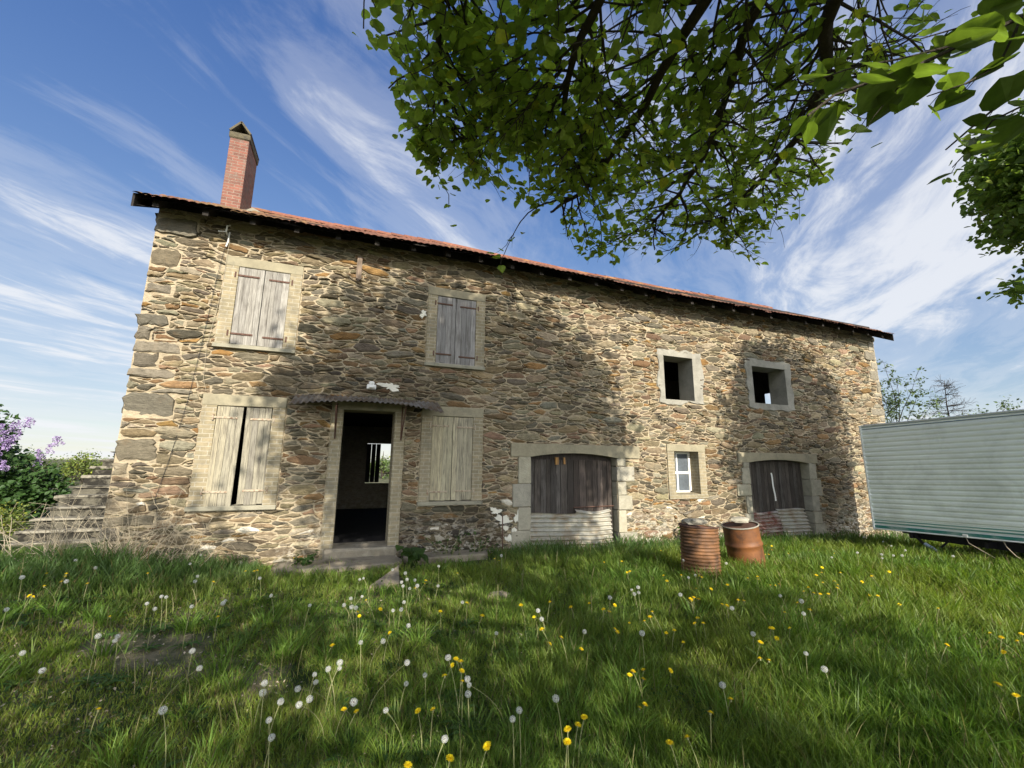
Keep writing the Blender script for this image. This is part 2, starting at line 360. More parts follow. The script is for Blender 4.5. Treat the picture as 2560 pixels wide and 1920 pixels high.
# ------------------------------------------------------------------ ground
GX = [-60, -12, -3.2, -2.2, -.9, 2.4, 6, 9, 13, 20, 60]; GZ = [.3, .3, .2, .06, -.02, -.03, -.1, -.15, -.3, -.4, -.5]
def gz(x, y):
    x = np.asarray(x, float); y = np.asarray(y, float)
    t = np.clip((y-3.5)/4, 0, 1); t = t*t*(3-2*t)
    return np.interp(x, GX, GZ)*t+0.02*np.sin(x*1.9+y*.7)*np.sin(y*1.6-x*.4)*np.clip((9-np.abs(y))/3, 0, 1)
def fnoise(x, y, s, seed=0.0):
    """cheap smooth 2-D noise in -1..1 (vectorised)"""
    x = np.asarray(x)*s+seed*13.7; y = np.asarray(y)*s-seed*7.1
    return (np.sin(x*1.0+1.3*np.sin(y*.9+.5))+np.sin(y*1.27+1.1*np.sin(x*1.13+2.1))+.6*np.sin(2.1*x-1.7*y+seed)+.6*np.sin(1.9*x+2.3*y+2*seed))/3.2
ax = np.concatenate([-np.geomspace(900, 12, 14)[:-1], np.arange(-12, 22, .2), np.geomspace(22, 900, 14)])
ay = np.concatenate([-np.geomspace(900, 6, 14)[:-1], np.arange(-6, 16, .2), np.geomspace(16, 900, 14)])
gx, gy = np.meshgrid(ax, ay); V = np.stack([gx.ravel(), gy.ravel(), gz(gx.ravel(), gy.ravel())], 1)
nx, ny = len(ax), len(ay); ii = (np.arange(ny-1)[:, None]*nx+np.arange(nx-1)[None]).ravel()
m, T = material('meadow_soil'); P = pos(T)
n1 = T.noise(P, 1.3, 6, .65, .4); n2 = T.noise(P, 30, 5, .7)
c = T.mix(T.ramp(n1, [(.42, (0, 0, 0)), (.62, (1, 1, 1))]), (0.035, 0.055, 0.014), (0.17, 0.145, 0.09))
k = T.math('MULTIPLY_ADD', n2, 1.3, 0.35); c = mul(T, c, T.add('ShaderNodeCombineXYZ', inp={0: k, 1: k, 2: k}).outputs[0])
finish(m, T, c, 0.95, n2, 0.8, 0.03)
ground = tag(mesh_obj('ground', V, [np.stack([ii, ii+1, ii+nx+1, ii+nx], 1)], m, smooth=True), kind='structure')

# ------------------------------------------------------------------ the stone house
YW = 8.0; XL, XR = -3.243, 15.02; YB = 14.6; TH = 0.5
rng = random.Random(11)
WORLD_ROOTS = {}
def world_root(name, label, cat, loc, group=None):
    o = empty(name, label, cat, loc, group); WORLD_ROOTS[o.name] = Matrix.Translation(-Vector(loc)); return o
_link = link
def link(o, parent=None):
    _link(o, parent)
    if parent is not None and parent.name in WORLD_ROOTS: o.matrix_parent_inverse = WORLD_ROOTS[parent.name]
    return o
house = world_root('stone_house', 'long two storey rubble stone farmhouse with red tiled roof and shuttered windows', 'house', (5.9, YW, 0))

OPEN = {'gw1': (-2.044, -1.258, .92, 2.486), 'gw2': (1.402, 2.19, .92, 2.486), 'uw1': (-2.004, -1.222, 3.50, 4.877), 'uw2': (1.402, 2.19, 3.50, 4.877),
        'door': (-.16, .716, .20, 2.52), 'barn1': (3.406, 5.437, -.5, 1.86), 'w3': (6.842, 7.715, 3.14, 4.20), 'w4': (9.70, 10.907, 3.22, 4.20),
        'small': (7.0, 7.71, .95, 1.93), 'barn2': (9.30, 11.42, -.6, 1.80)}
FRAME = {'gw1': (-2.251, -1.065, .85, 2.665), 'gw2': (1.205, 2.388, .85, 2.665), 'uw1': (-2.207, -1.03, 3.43, 5.041), 'uw2': (1.215, 2.379, 3.43, 5.041),
         'door': (-.346, .90, .05, 2.665), 'small': (6.803, 7.916, .86, 2.089)}
EXCL = [FRAME[k] for k in FRAME] + [(2.981, 6.034, 1.72, 2.014), (3.15, 5.62, -.6, 1.75), (8.945, 11.776, 1.66, 1.944), (9.12, 11.62, -.6, 1.70),
        (6.72, 7.86, 3.06, 4.30), (9.57, 11.05, 3.12, 4.32)]
# corner blocks (x0, x1, z0, z1)
QUO = []
def quoins(side):
    z = -.35; k = 0
    while z < 5.5:
        h = rng.uniform(.13, .38); w = (rng.uniform(.36, .62) if k % 2 == 0 else rng.uniform(.18, .34)); h = min(h, 5.62-z)
        if rng.random() < .30: z += h+.012; k += 1; continue
        if side < 0: QUO.append((XL-rng.uniform(-.01, .035), XL+w, z, z+h))
        else: QUO.append((XR-w, XR+rng.uniform(-.01, .03), z, z+h))
        z += h+.012; k += 1
quoins(-1); quoins(1)

PAL = [((.215, .175, .125), 5), ((.26, .215, .155), 4), ((.175, .155, .125), 5), ((.25, .165, .095), 1.8), ((.285, .26, .205), 3), ((.125, .11, .09), 3), ((.235, .165, .12), 2.5), ((.21, .20, .165), 4), ((.33, .29, .215), 2), ((.29, .18, .08), .6)]
pw = [w for _, w in PAL]
def stone_col():
    c = rng.choices(PAL, pw)[0][0]; k = rng.uniform(.42, .86)
    return (c[0]*k*rng.uniform(1.0, 1.14), c[1]*k, c[2]*k*rng.uniform(.76, .92))

def clip(poly, nx_, nz_, c):
    out = []; n = len(poly)
    for i in range(n):
        a = poly[i]; b = poly[(i+1) % n]; da = nx_*a[0]+nz_*a[1]-c; db = nx_*b[0]+nz_*b[1]-c
        if da <= 0: out.append(a)
        if (da < 0 < db) or (db < 0 < da):
            t = da/(da-db); out.append((a[0]+(b[0]-a[0])*t, a[1]+(b[1]-a[1])*t))
    return out
def area(p): return .5*sum(p[i][0]*p[(i+1) % len(p)][1]-p[(i+1) % len(p)][0]*p[i][1] for i in range(len(p)))
AN = 3.05; RH = .068; ZB, ZT = -.5, 5.72
pts = []
r_i = 0; z = ZB
while z < ZT+.1:
    x = XL-.1+(.5 if r_i % 2 else 0)*RH*AN
    dens = 1.0
    while x < XR+.1:
        loc = 1.0+.35*math.sin(x*.9+z*1.3)+.25*math.sin(x*2.3-z*2.9)
        if rng.random() < .90:
            pts.append(((x+rng.uniform(-.5, .5)*RH*AN)/AN, z+rng.uniform(-.5, .5)*RH, rng.uniform(-.35, .35)*RH*RH))
        if rng.random() < .30: pts.append(((x+rng.uniform(-.5, .5)*RH*AN)/AN, z+rng.uniform(-.5, .5)*RH, -.3*RH*RH))
        if rng.random() < .05: pts.append(((x+rng.uniform(-.5, .5)*RH*AN)/AN, z+rng.uniform(-.5, .5)*RH, 1.3*RH*RH))
        x += RH*AN*(.75+.22*loc)
    z += RH; r_i += 1
cell = {}
for i, p in enumerate(pts): cell.setdefault((int(p[0]//(RH*1.6)), int(p[1]//(RH*1.6))), []).append(i)
SV = []; SF = {}; SC = []; SA = []; sn = 0
def emit(poly, col, h, jag=.0055, step=.042, inset=.011):
    """one stone: outline roughened, domed towards the viewer"""
    global sn
    n = len(poly)
    ch = []
    for i in range(n):
        a = poly[i]; b = poly[(i+1) % n]; ch += [(a[0]*.87+b[0]*.13, a[1]*.87+b[1]*.13), (a[0]*.13+b[0]*.87, a[1]*.13+b[1]*.87)]
    ol = []
    for i in range(len(ch)):
        a = ch[i]; b = ch[(i+1) % len(ch)]; L = math.hypot(b[0]-a[0], b[1]-a[1]); m = max(1, int(L/step))
        for k in range(m): t = k/m; ol.append((a[0]+(b[0]-a[0])*t, a[1]+(b[1]-a[1])*t))
    n = len(ol)
    if n < 4: return
    ph = rng.uniform(0, 6.28); A = np.array(ol)
    th = np.arange(n)/n*2*math.pi
    A += np.stack([np.sin(3*th+ph)*jag*1.2, np.sin(4*th+2*ph)*jag*.6], 1)+np.array([[rng.gauss(0, jag), rng.gauss(0, jag*.7)] for _ in range(n)])
    cen = A.mean(0); D = cen-A; L = np.maximum(np.linalg.norm(D, axis=1, keepdims=True), 1e-4)
    B = A+D*np.minimum(inset/L, .45); C_ = A+D*np.minimum(.045/L+.08, .6)
    tx, tz = rng.gauss(0, .035), rng.gauss(0, .09)
    def yy(P, hh, j): return YW-hh-(P[:, 0]-cen[0])*tx-(P[:, 1]-cen[1])*tz+np.array([rng.gauss(0, j) for _ in range(n)])
    rings = [np.column_stack([A[:, 0], np.full(n, YW+.012), A[:, 1]]), np.column_stack([B[:, 0], yy(B, h*.62, .0022), B[:, 1]]), np.column_stack([C_[:, 0], yy(C_, h, .0035), C_[:, 1]])]
    vs = np.concatenate(rings+[np.array([[cen[0], YW-h-rng.uniform(-.004, .006), cen[1]]])])
    i0 = np.arange(n); i1 = (i0+1) % n
    SF.setdefault(4, []).append(np.concatenate([np.stack([i0, i1, i1+n, i0+n], 1), np.stack([i0+n, i1+n, i1+2*n, i0+2*n], 1)])+sn)
    SF.setdefault(3, []).append(np.stack([i0+2*n, i1+2*n, np.full(n, 3*n)], 1)+sn)
    SV.append(vs); cc = np.tile(np.array(col), (3*n+1, 1)); cc[:n] *= .6; SC.append(cc); sn += 3*n+1
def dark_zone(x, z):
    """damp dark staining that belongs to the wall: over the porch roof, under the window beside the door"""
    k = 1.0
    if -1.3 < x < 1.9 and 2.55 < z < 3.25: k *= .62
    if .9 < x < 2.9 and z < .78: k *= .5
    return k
for i, p in enumerate(pts):
    ci, cj = int(p[0]//(RH*1.6)), int(p[1]//(RH*1.6))
    poly = [(p[0]*AN-.6, p[1]-.3), (p[0]*AN+.6, p[1]-.3), (p[0]*AN+.6, p[1]+.3), (p[0]*AN-.6, p[1]+.3)]
    gap = rng.uniform(.001, .0045) if rng.random() < .8 else rng.uniform(.006, .012)
    nb = [j for a in range(-2, 3) for b in range(-2, 3) for j in cell.get((ci+a, cj+b), ()) if j != i]
    nb.sort(key=lambda j: (pts[j][0]-p[0])**2+(pts[j][1]-p[1])**2)
    for j in nb[:22]:
        q = pts[j]; a_, b_ = 2*(q[0]-p[0])/AN, 2*(q[1]-p[1]); ln = math.hypot(a_, b_)
        if ln < 1e-9: continue
        c = (q[0]**2+q[1]**2-q[2])-(p[0]**2+p[1]**2-p[2])
        poly = clip(poly, a_/ln, b_/ln, c/ln-gap)
        if len(poly) < 3: break
    if len(poly) < 3: continue
    wp = []
    for (x, z) in poly:   # courses wander up and down
        wp.append((x+.025*math.sin(z*5+x*2.1), z+.030*math.sin(x*2.2+z*1.7)+.016*math.sin(x*6.1-z*3)))
    poly = wp
    for r in EXCL+QUO:
        if not poly: break
        xs_ = [q[0] for q in poly]; zs_ = [q[1] for q in poly]; g = .010
        if max(xs_) < r[0] or min(xs_) > r[1] or max(zs_) < r[2] or min(zs_) > r[3]: continue
        best = None
        for (a_, b_, c) in ((1, 0, r[0]-g), (-1, 0, -r[1]-g), (0, 1, r[2]-g), (0, -1, -r[3]-g)):
            q = clip(poly, a_, b_, c)
            if len(q) >= 3 and (best is None or area(q) > area(best)): best = q
        poly = best
    if not poly: continue
    for (a_, b_, c) in ((1, 0, XR), (-1, 0, -XL), (0, 1, ZT), (0, -1, -ZB)):
        poly = clip(poly, a_, b_, c)
        if len(poly) < 3: break
    if len(poly) < 3 or area(poly) < .0011: continue
    x = sum(q[0] for q in poly)/len(poly); z = sum(q[1] for q in poly)/len(poly)
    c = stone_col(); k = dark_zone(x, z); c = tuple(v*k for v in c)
    if rng.random() < .03 and z < 1.0: c = (.50, .46, .38)
    emit(poly, c, rng.uniform(.012, .036)+(rng.uniform(.01, .025) if rng.random() < .18 else 0))
for r in QUO:
    c = rng.choice([(.205, .175, .13), (.18, .16, .12), (.235, .20, .14), (.215, .175, .115)]); k = rng.uniform(.5, .82)
    if r[0] > 5: c = (.30, .265, .20)
    emit([(r[0], r[2]), (r[1], r[2]), (r[1], r[3]), (r[0], r[3])], tuple(v*k for v in c), rng.uniform(.026, .042), .012, .05, .022)
# mortar bed with real holes for the openings, slightly uneven
HOL = list(OPEN.values())
xs_ = sorted(set([XL, XR]+[v for r in HOL for v in r[:2]])); zs_ = sorted(set([ZB, ZT]+[v for r in HOL for v in r[2:] if v > ZB]))
for a, b in zip(xs_, xs_[1:]):
    for c, d in zip(zs_, zs_[1:]):
        mx_, mz_ = (a+b)/2, (c+d)/2
        if any(r[0] < mx_ < r[1] and r[2] < mz_ < r[3] for r in HOL): continue
        n1, n2 = max(1, int((b-a)/.09)), max(1, int((d-c)/.09))
        X, Z = np.meshgrid(np.linspace(a, b, n1+1), np.linspace(c, d, n2+1)); X = X.ravel(); Z = Z.ravel()
        Yv = YW-.004+.006*fnoise(X, Z, 9)+.004*fnoise(X, Z, 23, 2)
        k = (np.arange(n2)[:, None]*(n1+1)+np.arange(n1)[None]).ravel()
        SV.append(np.stack([X, Yv, Z], 1)); SF[4].append(np.stack([k, k+1, k+n1+2, k+n1+1], 1)+sn)
        mc = np.tile(np.array([[.315, .258, .175]]), (len(X), 1))*(1+.12*fnoise(X, Z, 1.7, 3)[:, None])
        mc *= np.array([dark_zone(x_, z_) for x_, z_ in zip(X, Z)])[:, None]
        SC.append(mc); sn += len(X)
front = mesh_obj('front_wall', np.concatenate(SV), [np.concatenate(SF[4]), np.concatenate(SF[3])], M['stone'], house, np.concatenate(SC))

SLOPE = .557; EY = 7.46; RY = 11.28; EZ = 5.575
def sag(x): return -.004*(x+3)+.022*math.sin(x*.55+.4)+.012*math.sin(x*1.7)+(.05*math.exp(-((x-2.3)/1.1)**2))
def zr(x, y): return EZ+SLOPE*(min(y, 2*RY-y)-EY)+sag(x)*(1 if y < RY+1 else .6)
# back wall, end walls
def wall_sheet(mb, p0, p1, z0, z1, holes, flip=False):
    """vertical wall from p0 to p1 (x,y) with rectangular holes given along its length"""
    L = math.hypot(p1[0]-p0[0], p1[1]-p0[1])
    us = sorted(set([0, L]+[v for h in holes for v in h[:2]])); vs = sorted(set([z0, z1]+[v for h in holes for v in h[2:]]))
    for a, b in zip(us, us[1:]):
        for c, d in zip(vs, vs[1:]):
            if any(h[0] < (a+b)/2 < h[1] and h[2] < (c+d)/2 < h[3] for h in holes): continue
            q = lambda u, z: (p0[0]+(p1[0]-p0[0])*u/L, p0[1]+(p1[1]-p0[1])*u/L, z)
            mb.add([q(a, c), q(b, c), q(b, d), q(a, d)], [(0, 1, 2, 3)], (.30, .26, .19))
mb = MB(); wall_sheet(mb, (XL, YB), (XR, YB), -.5, 5.75, [(XL*-1+.50, XL*-1+1.40, .95, 2.2)]); mb.build('back_wall', M['stone'], house)
for x, hs in ((XL+.004, []), (XR-.004, [(11.15-YW, 11.86-YW, 3.45, 4.38)])):
    mb = MB(); wall_sheet(mb, (x, YW+.012), (x, YB), -.5, 5.72, hs)
    mb.add([(x, YW+.012, 5.72), (x, YB, 5.72), (x, RY, zr(x, RY)-.06)], [(0, 1, 2)], (.30, .26, .19)); mb.build('gable_wall', M['stone'], house)
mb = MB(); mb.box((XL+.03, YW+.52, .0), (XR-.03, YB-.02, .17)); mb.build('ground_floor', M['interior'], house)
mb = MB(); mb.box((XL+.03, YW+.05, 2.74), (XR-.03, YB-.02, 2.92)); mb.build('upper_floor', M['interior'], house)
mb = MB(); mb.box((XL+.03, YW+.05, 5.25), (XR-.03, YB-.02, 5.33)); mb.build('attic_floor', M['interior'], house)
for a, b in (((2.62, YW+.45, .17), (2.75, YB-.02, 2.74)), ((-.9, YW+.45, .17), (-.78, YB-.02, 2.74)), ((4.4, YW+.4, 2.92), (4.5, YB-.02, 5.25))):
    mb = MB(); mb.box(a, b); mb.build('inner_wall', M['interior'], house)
# shutter ajar in the back window, light through its slits
mb = MB()
for i in range(3): mb.box((.50+.145*i, YB+.02, .97), (.50+.145*i+.132, YB+.05, 2.19))
bsh = mb.build('back_shutter', M['dark'], house)

# roof ------------------------------------------------------------
RX0, RX1 = -3.36, 14.99
def roof_tiles():
    per = .118; rows = 15; L = RY-EY; row = L/rows; V = []; C = []; Fq = []; n = 0
    nxp = int((RX1-RX0)/per)*6
    X = np.linspace(RX0, RX1, nxp+1); sg = np.array([sag(x) for x in X]); cid = np.floor((X-RX0)/(per*2)).astype(int)
    rg = np.random.default_rng(5)
    for side in (0, 1):
        for r in range(rows):
            ncol = cid.max()+1; lift = rg.normal(0, .006, ncol)[cid]; shade = rg.uniform(.72, 1.25, ncol)[cid]; hue = rg.uniform(-.03, .03, ncol)[cid]
            slip = rg.normal(0, .010, ncol)[cid]
            prof = .019*np.abs(np.sin(np.pi*(X-RX0)/per))**.8
            for t, dz in ((-.05, .030), (.0, .032), (.5, .014), (1.0, .0)):
                y = EY+(r+t)*row+slip-(.05 if r == 0 and t < 0 else 0); zz = EZ+SLOPE*(EY+(r+t)*row-EY)+sg+dz+prof+lift+.02
                yy = y if side == 0 else 2*RY-y
                V.append(np.stack([X, yy, zz-(.026 if t < 0 else 0)], 1))
                lich = np.clip(1.3-(X-RX0)/2.2, 0, 1)*(fnoise(X, y, 3.1, r) > -.1)
                c = np.stack([.125*shade+hue*.4, .058*shade, .040*shade], 1)*(1-.55*lich[:, None])+np.stack([.17+0*X, .12+0*X, .05+0*X], 1)*.55*lich[:, None]
                C.append(c)
            m_ = len(X); k = np.arange(m_-1)
            for s_ in range(3):
                a = n+s_*m_; Fq.append(np.stack([a+k, a+k+1, a+m_+k+1, a+m_+k], 1))
            n += 4*m_
    return np.concatenate(V), np.concatenate(Fq), np.concatenate(C)
rv, rf, rc = roof_tiles()
roof = mesh_obj('roof', rv, [rf], M['tile'], house, rc)
mb = MB(); k = 0; x = RX0
while x < RX1-.1:      # ridge tiles
    w = min(.36, RX1-x); c = rng.uniform(.75, 1.2); z0 = EZ+SLOPE*(RY-EY)+sag(x+.18)+.0
    mb.sheet(lambda u, v, x=x, w=w, z0=z0: (x+u*(w+.03), RY-.13*math.cos(v*math.pi), z0+.0+.115*math.sin(v*math.pi)+.012*(1-u)), 1, 8, (.17*c, .07*c, .045*c)); x += .36
mb.build('ridge_tiles', M['tile'], roof)
mb = MB()
for x in np.arange(XL-.05, XR, .31):
    x1 = min(x+.31, RX1-.02)
    for (y0, y1) in ((EY+.02, RY), (2*RY-EY-.02, RY)):
        mb.add([(x, y0, zr(x, y0)-.02), (x1, y0, zr(x1, y0)-.02), (x1, y1, zr(x1, y1)-.02), (x, y1, zr(x, y1)-.02)], [(0, 1, 2, 3)])
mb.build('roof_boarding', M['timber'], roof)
for i, x in enumerate(np.arange(XL+.12, XR, .66)):
    mb = MB(); y0, y1 = EY+.10+rng.uniform(-.02, .02), YW+.25; z0, z1 = zr(x, y0)-.025, zr(x, y1)-.025
    V = [(x-.04, y0, z0-.11), (x+.04, y0, z0-.11), (x+.04, y0, z0), (x-.04, y0, z0), (x-.04, y1, z1-.13), (x+.04, y1, z1-.13), (x+.04, y1, z1), (x-.04, y1, z1)]
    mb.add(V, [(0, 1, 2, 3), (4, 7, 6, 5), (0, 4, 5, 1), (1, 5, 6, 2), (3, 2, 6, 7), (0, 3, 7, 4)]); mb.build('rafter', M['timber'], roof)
for x in (RX0-.01, RX1-.02):
    mb = MB()
    for (ya, yb) in ((EY-.01, RY), (2*RY-EY, RY)):
        za, zb = zr(x, ya)+.035, zr(x, yb)+.035
        V = [(x, ya, za-.22), (x+.03, ya, za-.22), (x+.03, ya, za), (x, ya, za), (x, yb, zb-.22), (x+.03, yb, zb-.22), (x+.03, yb, zb), (x, yb, zb)]
        mb.add(V, [(0, 1, 2, 3), (4, 7, 6, 5), (0, 4, 5, 1), (1, 5, 6, 2), (3, 2, 6, 7), (0, 3, 7, 4)])
    mb.build('barge_board', M['timber'], roof)
    mb = MB()
    z0, z1 = zr(x, EY), zr(x, RY)
    xs = (x, XL+.0) if x < 0 else (min(XR, x), x+.03)
    for (ya, yb) in ((EY+.03, RY), (2*RY-EY-.03, RY)):
        mb.add([(xs[0], ya, zr(x, ya)-.15), (xs[1], ya, zr(x, ya)-.15), (xs[1], yb, zr(x, yb)-.15), (xs[0], yb, zr(x, yb)-.15)], [(0, 1, 2, 3)])
    mb.build('verge_soffit', M['timber'], roof)
# sealing board behind the rafters along the wall head
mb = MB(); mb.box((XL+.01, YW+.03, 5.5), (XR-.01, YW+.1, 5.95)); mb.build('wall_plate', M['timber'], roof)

# chimney -----------------------------------------------------------
CX0, CX1, CY0, CY1 = -2.695, -2.365, 8.90, 9.66
mb = MB(); mb.box((CX0, CY0, 5.9), (CX1, CY1, 7.93), bev=.006); chim = mb.build('chimney', M['brick_red'], house)
mb = MB(); mb.box((CX0-.022, CY0-.022, 7.93), (CX1+.022, CY1+.022, 8.06), bev=.015, jit=.006, rng=rng); mb.build('chimney_cap', M['lichen_cap'], chim)
mb = MB(); xm = (CX0+CX1)/2
for s in (-1, 1):
    for j in range(4):
        y0 = CY0-.03+j*.205; y1 = y0+.2; o = rng.uniform(-.012, .012)
        a = (xm+s*.165, 8.062+.0); b = (xm-s*.018, 8.29+o); n_ = (s*.03, .022)
        V = [(a[0], y0, a[1]), (a[0], y1, a[1]), (b[0], y1, b[1]), (b[0], y0, b[1])]; V += [(p[0]+n_[0], p[1], p[2]+n_[1]) for p in V]
        mb.add(V, [(0, 1, 2, 3), (4, 7, 6, 5), (0, 4, 5, 1), (2, 6, 7, 3), (0, 3, 7, 4), (1, 5, 6, 2)], (.09, .065, .05))
mb.build('chimney_hood', M['lichen_cap'], chim)
mb = MB(); 
mb.add([(CX0-.16, 8.72, zr(-2.5, 8.72)+.062), (CX1+.18, 8.72, zr(-2.5, 8.72)+.062), (CX1+.18, 9.9, zr(-2.5, 9.9)+.075), (CX0-.16, 9.9, zr(-2.5, 9.9)+.075)], [(0, 1, 2, 3)])
V = [(CX1, 8.95, 6.4), (CX1+.14, 9.1, zr(-2.2, 9.1)+.07), (CX1+.20, 9.75, zr(-2.2, 9.7)+.09), (CX1, 9.75, 6.98)]; mb.add(V, [(0, 1, 2, 3)])
mb.build('chimney_flashing', M['sillstone'], chim)

# window and door surrounds ------------------------------------------
def frame_pieces(k, proud=.036, depth=.30, jamb='brick_pale', with_sill=True, bottom=None):
    ox0, ox1, oz0, oz1 = OPEN[k]; fx0, fx1, fz0, fz1 = FRAME[k]; yf = YW-proud; yb = YW+depth
    zb = oz0 if bottom is None else bottom
    root = bpy.data.objects.new('door_surround' if k == 'door' else 'window_surround', None); root.empty_display_size = .1; link(root, house)
    for (a, b) in ((fx0, ox0), (ox1, fx1)):
        mb = MB(); mb.box((a, yf, zb), (b, yb, oz1), bev=.004); mb.build('jamb', M[jamb], root)
    mb = MB(); mb.box((fx0-.005, yf-.004, oz1), (fx1+.005, yb, fz1), bev=.006, jit=.002, rng=rng); mb.build('lintel', M['concrete'], root)
    if with_sill:
        mb = MB(); mb.box((fx0-.02, YW-.085, fz0), (fx1+.012, yb, oz0), bev=.008, jit=.003, rng=rng); mb.build('sill', M['sillstone'], root)
    return root
GREYS = [(.31, .29, .255), (.28, .262, .232), (.34, .32, .285), (.25, .235, .21)]
TANS = [(.37, .33, .235), (.33, .30, .225), (.41, .36, .25), (.30, .275, .22)]
def shutter(x0, x1, z0, z1, hinge_left, hz, pal, strap, parent, yf, tilt=0.0, drop=0.0, nb=4, swing=0.0):
    """one shutter leaf of vertical boards (part) with two iron strap hinges (sub-parts)"""
    hx = x0 if hinge_left else x1
    Mx = Matrix.Translation((hx, yf, 0)) @ Matrix.Rotation(swing, 4, 'Z') @ Matrix.Translation((-hx, -yf, 0))
    Mx = Matrix.Translation((hx, 0, (z0+z1)/2-drop)) @ Matrix.Rotation(tilt, 4, 'Y') @ Matrix.Translation((-hx, 0, -(z0+z1)/2)) @ Mx
    mb = MB(); w = (x1-x0)/nb; e = [x0]+[x0+w*(i+rng.uniform(-.14, .14)) for i in range(1, nb)]+[x1]
    for i in range(nb):
        k = rng.uniform(.86, 1.14); c = tuple(v*k for v in rng.choice(pal)); dz = rng.uniform(-.012, .012)
        mb.box((e[i]+.0012, yf+rng.uniform(-.003, .003), z0+dz*.7), (e[i+1]-.0012, yf+.026, z1+dz*.2), c, Mx, bev=.002)
    sh = mb.build('shutter', M['wood_grey'], parent)
    for z in hz:
        mb = MB()
        if hinge_left: a, b, pin = x0-.035, x0+(x1-x0)*.82, x0-.045
        else: a, b, pin = x1-(x1-x0)*.82, x1+.035, x1+.045
        mb.box((a, yf-.013, z-.016), (b, yf-.0035, z+.016), M=Mx, bev=.003)
        for q in range(5):
            xx = a+(b-a)*(q+.5)/5; mb.box((xx-.008, yf-.020, z-.008), (xx+.008, yf-.012, z+.008), M=Mx)
        mb.tube([Mx @ Vector((pin, yf-.012, z-.045)), Mx @ Vector((pin, yf-.012, z+.05))], .015, 8)
        mb.tube([Mx @ Vector((pin, yf-.012, z-.03)), Mx @ Vector((pin, yf+.05, z-.03))], .010, 6)
        mb.build('strap_hinge', M[strap], sh)
    return sh
for k in ('uw1', 'uw2'):
    r = frame_pieces(k); x0, x1, z0, z1 = OPEN[k]; xm = (x0+x1)/2-(.02 if k == 'uw2' else -.0)
    pal = GREYS if k == 'uw1' else [(.27, .258, .245), (.24, .23, .22), (.31, .295, .28), (.22, .21, .20)]
    shutter(x0+.004, xm-.004, z0+.012, z1-.008, True, (z0+.19, z1-.16), pal, 'iron', house, YW-.022)
    shutter(xm+.004, x1-.004, z0+.012, z1-.008, False, (z0+.17, z1-.17), pal, 'iron', house, YW-.020)
for k in ('gw1', 'gw2'):
    r = frame_pieces(k); x0, x1, z0, z1 = OPEN[k]; xm = (x0+x1)/2
    if k == 'gw1':
        shutter(x0+.004, xm-.026, z0-.03, z1-.012, True, (z0+.22, z1-.19), TANS, 'iron_pale', house, YW-.048, .012, .004, 4, -.05)
        shutter(xm+.024, x1-.004, z0+.015, z1-.012, False, (z0+.23, z1-.20), [tuple(v*.86 for v in c) for c in TANS], 'iron_pale', house, YW-.022, -.012, 0.0, 4)
    else:
        shutter(x0+.004, xm-.004, z0+.012, z1-.010, True, (z0+.17, z1-.19), [(.42, .37, .24), (.38, .34, .23), (.46, .40, .26)], 'iron_pale', house, YW-.022)
        shutter(xm+.004, x1-.004, z0+.012, z1-.010, False, (z0+.18, z1-.20), [(.38, .34, .24), (.42, .37, .25)], 'iron_pale', house, YW-.020)
r = frame_pieces('door', depth=.46, with_sill=False, bottom=.12)
mb = MB(); mb.box((-.30, YW-.16, .0), (.86, YW+.5, .20), (.23, .20, .15), bev=.03, jit=.012, rng=rng); mb.build('threshold', M['granite'], house)
# small glazed window, set back in its reveal
r = frame_pieces('small', depth=.42, with_sill=False); x0, x1, z0, z1 = OPEN['small']
mb = MB(); mb.add([(6.80, YW-.041, .86), (7.92, YW-.041, .86), (7.92, YW-.041, .955), (6.80, YW-.041, .955), (6.80, YW+.4, 1.0), (7.92, YW+.4, 1.0), (7.92, YW+.1, .80), (6.80, YW+.1, .80)], [(0, 1, 2, 3), (3, 2, 5, 4), (7, 6, 1, 0)]); mb.build('sill', M['brick_pale'], r)
yg = YW+.27
mb = MB()
for (a, b, c, d) in ((x0, x0+.04, z0+.02, z1), (x1-.055, x1, z0+.02, z1), (x0, x1, z0+.02, z0+.07), (x0, x1, z1-.05, z1), (x0+.04, x1-.05, 1.405, 1.465), (x0+.29, x0+.335, z0+.07, 1.405), (x0+.29, x0+.335, 1.465, z1-.05)):
    mb.box((a, yg-.02+(.004 if c > 1.3 else 0), c), (b, yg+.03, d), bev=.004)
wf = mb.build('window_frame', M['white'], house)
mb = MB(); mb.box((x0+.02, yg+.006, z0+.05), (x1-.03, yg+.012, z1-.03)); mb.build('window_pane', M['glass'], wf)
